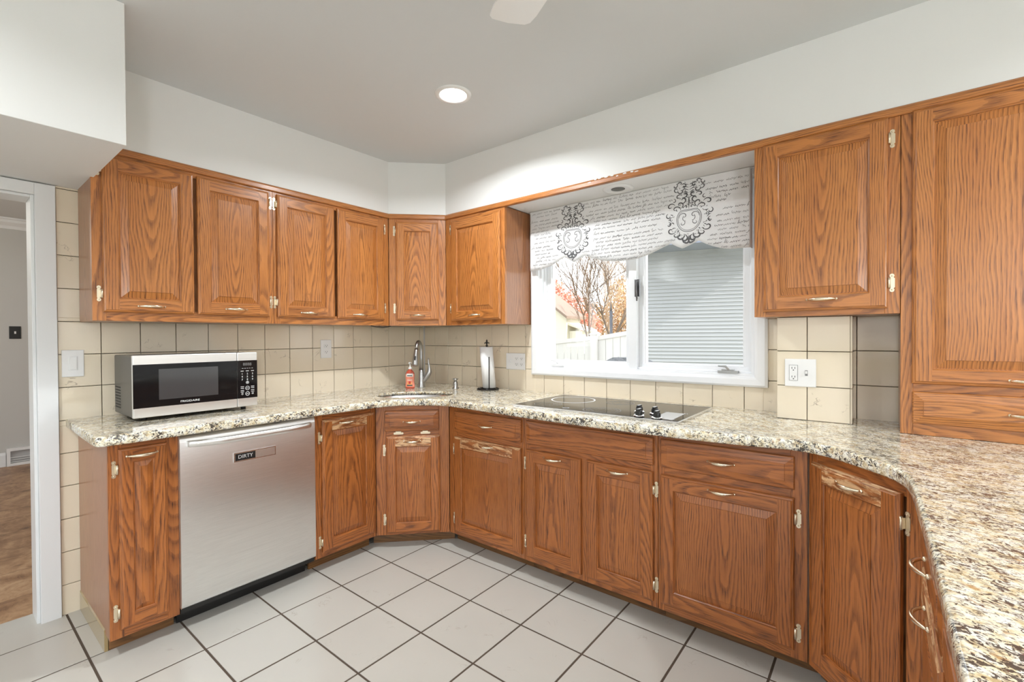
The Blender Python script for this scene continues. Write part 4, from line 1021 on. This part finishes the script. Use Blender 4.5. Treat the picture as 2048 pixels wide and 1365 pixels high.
# ------------------------------------------------------------------ plates
def plate(name, label, cat, loc, rot, w, h, r=.004):
    t = thing(name, loc, rot, label, cat); mb = MB(); mb.box(-w/2, w/2, -.0055, -.0002, -h/2, h/2); mb.build('cover_plate', 'plastic_white', t, bevel=.003); return t
def receptacle(t, x, z, y=-.006):
    mb = MB(); pts = [(x+.0165*math.cos(a), z+max(-.0125, min(.0125, .0165*math.sin(a)))) for a in [2*PI*k/24 for k in range(24)]]
    mb.poly_prism(pts, y-.0015, y+.001); mb.box(x-.0075, x-.0055, y-.0022, y-.0010, z-.001, z+.0065, 1); mb.box(x+.0055, x+.0075, y-.0022, y-.0010, z-.001, z+.0065, 1)
    mb.lathe([(.0026, .0018-y*0), (.0024, .0024)], (x, y+.0003, z-.0065), 10, 1, 'y')
    mb.build('outlet_face', ['plastic_white', 'slot'], t)
def rocker(t, x, z, w=.032, h=.066):
    mb = MB(); mb.box(x-w/2, x+w/2, -.0075, -.005, z-h/2, z+h/2); mb.box(x-w/2+.004, x+w/2-.004, -.0105, -.007, z-h/2+.004, z+h/2-.004); mb.build('rocker_switch', 'plastic_white', t, bevel=.001)
pl = plate('light_switch', 'white rocker light switch on the tiles left of the microwave', 'switch', (.0005, -2.131, 1.160), A90, .077, .125); rocker(pl, 0, 0)
pl = plate('wall_outlet', 'white single outlet on the beige tiles right of the microwave', 'outlet', (.0005, -.870, 1.196), A90, .078, .124); receptacle(pl, 0, .021); receptacle(pl, 0, -.021)
pl = plate('wall_outlet', 'wide white outlet plate with four sockets between the towel holder and the window', 'outlet', (.957, -.0005, 1.099), 0, .166, .114)
for x in (.010, .054):
    receptacle(pl, x, .020); receptacle(pl, x, -.020)
mb = MB(); mb.box(-.048, -.040, -.014, -.005, -.010, .012); mb.build('toggle', 'plastic_white', pl, bevel=.001)
pl = plate('wall_outlet', 'white outlet and toggle switch plate on the tiled chase', 'outlet', (2.676, -.1855, 1.108), 0, .117, .121)
mb = MB(); mb.box(-.041, -.009, -.0068, -.0055, -.034, .034, 1); mb.box(-.040, -.010, -.0078, -.0060, -.033, .033, 0)
for z in (.018, -.020):
    mb.box(-.0315, -.0295, -.0086, -.0076, z-.001, z+.007, 1); mb.box(-.0205, -.0185, -.0086, -.0076, z-.001, z+.007, 1); mb.lathe([(.0024, .0078), (.0022, .0086)], (-.025, 0, z-.0065), 10, 1, 'y')
mb.box(-.033, -.026, -.0088, -.0076, -.003, .003); mb.box(-.024, -.017, -.0088, -.0076, -.003, .003)
mb.build('socket_insert', ['plastic_white', 'slot'], pl)
mb = MB(); mb.box(.018, .028, -.0066, -.005, -.012, .012, 1); mb.box(.0195, .0265, -.016, -.005, -.003, .009, 0); mb.build('toggle', ['plastic_white', 'print_grey'], pl, bevel=.0008)
pl = thing('light_switch', (-3.897, -1.996, 1.34), A90, 'black toggle light switch on the far grey wall through the doorway', 'switch')
mb = MB(); mb.box(-.041, .041, -.006, -.0005, -.063, .063); mb.box(-.034, .034, -.0075, -.005, -.054, .054); mb.build('cover_plate', 'black', pl, bevel=.001)
mb = MB(); mb.box(-.006, .006, -.018, -.006, -.012, .012); mb.build('toggle', 'plastic_white', pl)
vt = thing('baseboard_register', (-3.898, -2.070, 0), A90, 'white metal heating register at the foot of the far grey wall', 'vent')
mb = MB(); frame_rect(mb, 0, .27, .0, .175, .026, -.03, -.001); mb.box(.19, .205, -.03, -.001, .026, .15); mb.build('frame', 'plastic_white', vt)
mb = MB(); mb.box(.026, .244, -.004, -.001, .026, .149); mb.build('back', simple('register_grey', (.42, .42, .42), .6), vt)
mb = MB()
for k in range(3): mb.box(.026, .244, -.022, -.012, .035+.022*k, .040+.022*k)
mb.build('louvers', 'plastic_white', vt)

# ------------------------------------------------------------------ outside
GZ = -.35
M['grass'] = simple('grass', (.28, .27, .15), .9, bump=(20, .6, .02)); M['concrete'] = simple('patio_concrete', (.55, .54, .52), .8)
M['bark'] = simple('bark', (.20, .14, .10), .9); M['twig'] = simple('twig', (.42, .29, .19), .9)
M['vinyl_out'] = simple('fence_vinyl', (.58, .56, .53), .45); M['roof'] = simple('brown_shingles', (.28, .21, .17), .9)
M['stucco'] = simple('cream_siding', (.78, .74, .64), .8)
mb = MB(); mb.box(-60, 60, .16, 80, GZ-.1, GZ, 0); mb.box(-60, 60, -60, -5.36, GZ-.1, GZ, 0); mb.box(5.76, 60, -5.36, .16, GZ-.1, GZ, 0); mb.box(-60, -4.2, -5.36, .16, GZ-.1, GZ); S(mb.build('floor_ground', 'grass'))
mb = MB(); mb.box(-3, 6, .16, 5.0, GZ, GZ+.02); S(mb.build('floor_patio', 'concrete'))
# fence (two rising panels and a post)
fn = thing('privacy_fence', (0, 5.5, GZ), 0, 'cream vinyl privacy fence across the yard outside the left window pane', 'fence')
for (x0, x1, z0, z1) in ((-4.6, -1.46, 1.02, 1.268), (-1.31, -.55, 1.27, 1.385)):
    mb = MB(); n = int((x1-x0)/.15)
    zz = lambda x: z0+(z1-z0)*(x-x0)/(x1-x0) if x0 > -4 else (1.268-.094*(-1.46-x))
    for k in range(n):
        a, b = x0+(x1-x0)*k/n, x0+(x1-x0)*(k+1)/n
        mb.face([(a+.003, 0, 0), (b-.003, 0, 0), (b-.003, 0, zz(b)-GZ-.05), (a+.003, 0, zz(a)-GZ-.05)]); mb.face([(a+.003, .02, 0), (a+.003, 0, 0), (a+.003, 0, zz(a)-GZ-.05), (a+.003, .02, zz(a)-GZ-.05)])
    mb.box(x0, x1, .012, .03, 0, min(zz(x0), zz(x1))-GZ-.05)
    mb.face([(x0, -.02, zz(x0)-GZ-.08), (x1, -.02, zz(x1)-GZ-.08), (x1, -.02, zz(x1)-GZ), (x0, -.02, zz(x0)-GZ)]); mb.face([(x0, -.02, zz(x0)-GZ), (x1, -.02, zz(x1)-GZ), (x1, .05, zz(x1)-GZ), (x0, .05, zz(x0)-GZ)])
    mb.face([(x0, -.02, zz(x0)-GZ-.08), (x0, .05, zz(x0)-GZ-.08), (x1, .05, zz(x1)-GZ-.08), (x1, -.02, zz(x1)-GZ-.08)]); mb.face([(x0, .05, zz(x0)-GZ-.08), (x0, .05, zz(x0)-GZ), (x1, .05, zz(x1)-GZ), (x1, .05, zz(x1)-GZ-.08)])
    mb.build('fence_panel', 'vinyl_out', fn, weld=False)
mb = MB(); mb.box(-1.46, -1.31, -.06, .09, 0, 1.30-GZ); mb.loft([[(-1.48, -.08, 1.30-GZ), (-1.29, -.08, 1.30-GZ), (-1.29, .11, 1.30-GZ), (-1.48, .11, 1.30-GZ)], [(-1.385, .015, 1.385-GZ)]*4], smooth=False); mb.build('fence_post', 'vinyl_out', fn)
# neighbour's wall
nb = thing('neighbour_house', (-2.05, 9.17, GZ), math.atan2(.267, .964), 'pale blue-grey lap-sided house wall close outside the right window pane', 'house')
mb = MB(); lap = .094; zt = 3.42-GZ; n = int(zt/lap)+1; L = 3.4
for k in range(n):
    a, b = k*lap, min((k+1)*lap, zt+.05)
    mb.face([(0, -.026, a), (L, -.026, a), (L, 0, b), (0, 0, b)]); mb.face([(0, 0, a), (L, 0, a), (L, -.026, a), (0, -.026, a)])
mb.box(0, L, .001, .8, 0, zt+.05); mb.build('lap_siding', 'siding', nb, weld=False)
mb = MB(); mb.box(-.15, L, -1.15, .02, zt, zt+.03); mb.box(-.15, L, -1.18, -1.15, zt-.03, zt+.18); mb.build('eave_soffit', simple('eave_blue_grey', (.20, .22, .29), .7), nb)
mb = MB(); mb.face([(-.15, -1.25, zt+.19), (L, -1.25, zt+.19), (L, .8, zt+1.2), (-.15, .8, zt+1.2)]); mb.face([(-.15, -1.25, zt+.21), (L, -1.25, zt+.21), (L, .8, zt+1.22), (-.15, .8, zt+1.22)]); mb.build('roof', 'roof', nb)
# distant gabled house
hs = thing('distant_house', (-6.05, 12, GZ), 0, 'small cream gabled house beyond the fence at the left of the window', 'house')
gab = [(0, 2.36), (-2.1, 3.86), (-4.2, 2.36)]
mb = MB(); mb.poly_prism([(-4.2, 0), (0, 0)] + gab[:1] + gab[1:], 0, 1.0); mb.build('walls', 'stucco', hs)
mb = MB(); mb.poly_prism([(.20, 2.24), (.20, 2.34), (-2.1, 3.98), (-4.4, 2.34), (-4.4, 2.24), (-2.1, 3.88)], -.3, 1.1); mb.build('roof', 'roof', hs)
mb = MB(); mb.box(.01, .55, .2, .9, 0, 1.80); mb.poly_prism([(.0, 2.02), (.72, 1.78), (.72, 1.84), (.0, 2.10)], .1, 1.0); mb.build('side_porch', 'stucco', hs)
# trees
def tree(name, label, loc, h, seed, depth=6, spread=.5, trunk=.035, mt='bark', group='bare trees beyond the fence', first=None, lean=0):
    r = random.Random(seed); mb = MB()
    def grow(p, d, L, rad, lev):
        pts = [p]; q = p; dd = d
        for k in range(3):
            dd = (dd+Vector((r.uniform(-.12, .12), r.uniform(-.12, .12), r.uniform(-.02, .10)))).normalized(); q = q+dd*L/3; pts.append(q)
        mb.tube(pts, [rad, rad*.9, rad*.8, rad*.68], 5 if lev > 1 else 8, cap=False)
        if lev >= depth: return
        for k in range(2 if r.random() < .55 else 3):
            nd = (dd+Vector((r.uniform(-1, 1), r.uniform(-1, 1), r.uniform(-.25, .5)))*spread*(1+.08*lev)).normalized()
            grow(q, nd, L*r.uniform(.66, .86), rad*r.uniform(.55, .70), lev+1)
        if lev > 0: 
            nd = (d+Vector((r.uniform(-1, 1), r.uniform(-1, 1), r.uniform(0, .5)))*spread*1.3).normalized(); grow(pts[1], nd, L*.6, rad*.45, min(depth, lev+2))
    for f in (first or [(0, 0, 1)]): grow(Vector((0, 0, 0)), Vector(f).normalized(), h*.24, trunk, 0)
    o = mb.build(name, mt, weld=False); o.location = loc; return tag(o, label, 'tree', group)
tree('bare_tree', 'dark bare forked tree in the middle of the left window pane', (-4.05, 11, GZ), 5.9, 4, 7, .50, .058, first=[(-.25, 0, 1), (.22, .1, 1)])
for i, (x, y, h, sd_, lab_) in enumerate(((-4.79, 18.96, 9.2, 21, 'thin pale bare tree just behind the dark lamp pole'), (-8.35, 28.1, 12.5, 22, 'tall pale bare tree right of the dark forked tree'), (-6.9, 16, 6.2, 23, 'small bare tree above the cream house'), (-2.75, 14.4, 6.5, 24, 'thin bare tree closest to the window mullion'))):
    tree('bare_tree', lab_, (x, y, GZ), h, sd_, 6, .42, .036, 'twig', first=[(-.1, 0, 1), (.12, .1, 1), (.3, 0, 1)])
def foliage(name, label, loc, blobs, cols, n, s, cat='tree', group=None):
    r = random.Random(hash(name) % 1000 if False else len(label)); t = thing(name, loc, 0, label, cat, group)
    mb = MB()
    for k in range(n):
        bx_, by_, bz_, rx, ry, rz = r.choice(blobs); u = Vector((r.gauss(0, 1), r.gauss(0, 1), r.gauss(0, 1))).normalized()*(r.random()**.45)
        c_ = Vector((bx_+u.x*rx, by_+u.y*ry, bz_+u.z*rz)); a = Vector((r.gauss(0, 1), r.gauss(0, 1), r.gauss(0, 1))).normalized(); b = a.orthogonal().normalized(); w = s*r.uniform(.5, 1.3)
        mb.face([c_-a*w, c_-b*w*.5, c_+a*w, c_+b*w*.5], r.randrange(len(cols)))
    o = mb.build('foliage', cols, t, weld=False); o['kind'] = 'stuff'
    mb = MB(); mb.tube([(0, 0, 0), (.05, 0, 1.0), (-.05, .05, 2.2)], [.10, .08, .04], 8)
    for k in range(7): a = k*.9; mb.tube([(0, 0, 1+.12*k), (.6*math.cos(a), .6*math.sin(a), 1.9+.1*k)], [.03, .01], 5)
    mb.build('trunk', 'bark', t); return t
cR = [simple('bud_red', (.72, .30, .24), .9), simple('bud_pink', (.80, .42, .34), .9), simple('bud_rust', (.62, .27, .17), .9)]
cO = [simple('leaf_orange', (.70, .42, .22), .9), simple('leaf_tan', (.62, .46, .28), .9), simple('leaf_ochre', (.55, .34, .16), .9)]
foliage('budding_maple', 'hazy red budding maple left of the dark forked tree', (-10.2, 18, GZ), [(-.4, 0, 3.4, 1.5, 1.2, 1.1), (.5, 0, 2.7, 1.5, 1.2, 1.2), (-1.2, 0, 4.1, 1.2, 1, .8), (1.3, 0, 2.0, 1.1, 1, .9)], cR, 9000, .075)
foliage('tan_shrub_thicket', 'low orange-tan thicket behind the right part of the fence', (-8.6, 22, GZ), [(0, 0, 1.9, 2.6, 1.2, 1.5), (1.4, 0, 2.6, 1.5, 1.2, 2.0), (-1.8, 0, 2.1, 1.6, 1.2, 1.5), (.2, 0, 3.3, 1.2, 1, 1.7)], cO, 11000, .075, 'shrub')
lp = thing('yard_lamp_post', (-3.272, 10, GZ), 0, 'slim dark lamp pole standing beyond the fence', 'lamp post')
mb = MB(); mb.tube([(0, 0, 0), (0, 0, 2.35)], .045, 10); mb.tube([(0, 0, 2.35), (0, 0, 2.62)], [.03, .008], 8); mb.build('pole', simple('pole_grey', (.12, .12, .14), .5), lp)
# covered grill
M['cover'] = simple('grill_cover', (.07, .072, .08), .7, bump=(30, .8, .02))
gr = thing('covered_grill', (.45, 3.0, GZ+.02), 0, 'top of a dark covered grill behind the bottom right of the left window pane', 'grill')
mb = MB(); rg = []
for z, sx_, sy_ in ((0, .30, .25), (.9, .31, .26), (1.20, .30, .25), (1.27, .27, .22), (1.315, .19, .14)):
    rg.append([((.0+sx_)*max(-1, min(1, 1.25*math.cos(2*PI*k/28))), sy_*max(-1, min(1, 1.25*math.sin(2*PI*k/28)))+.006*math.sin(k*2.3+z*9), z+.012*math.sin(k*1.7) if z > 1 else z) for k in range(28)])
mb.loft(rg, 0, True, True, True); mb.build('cover', 'cover', gr)
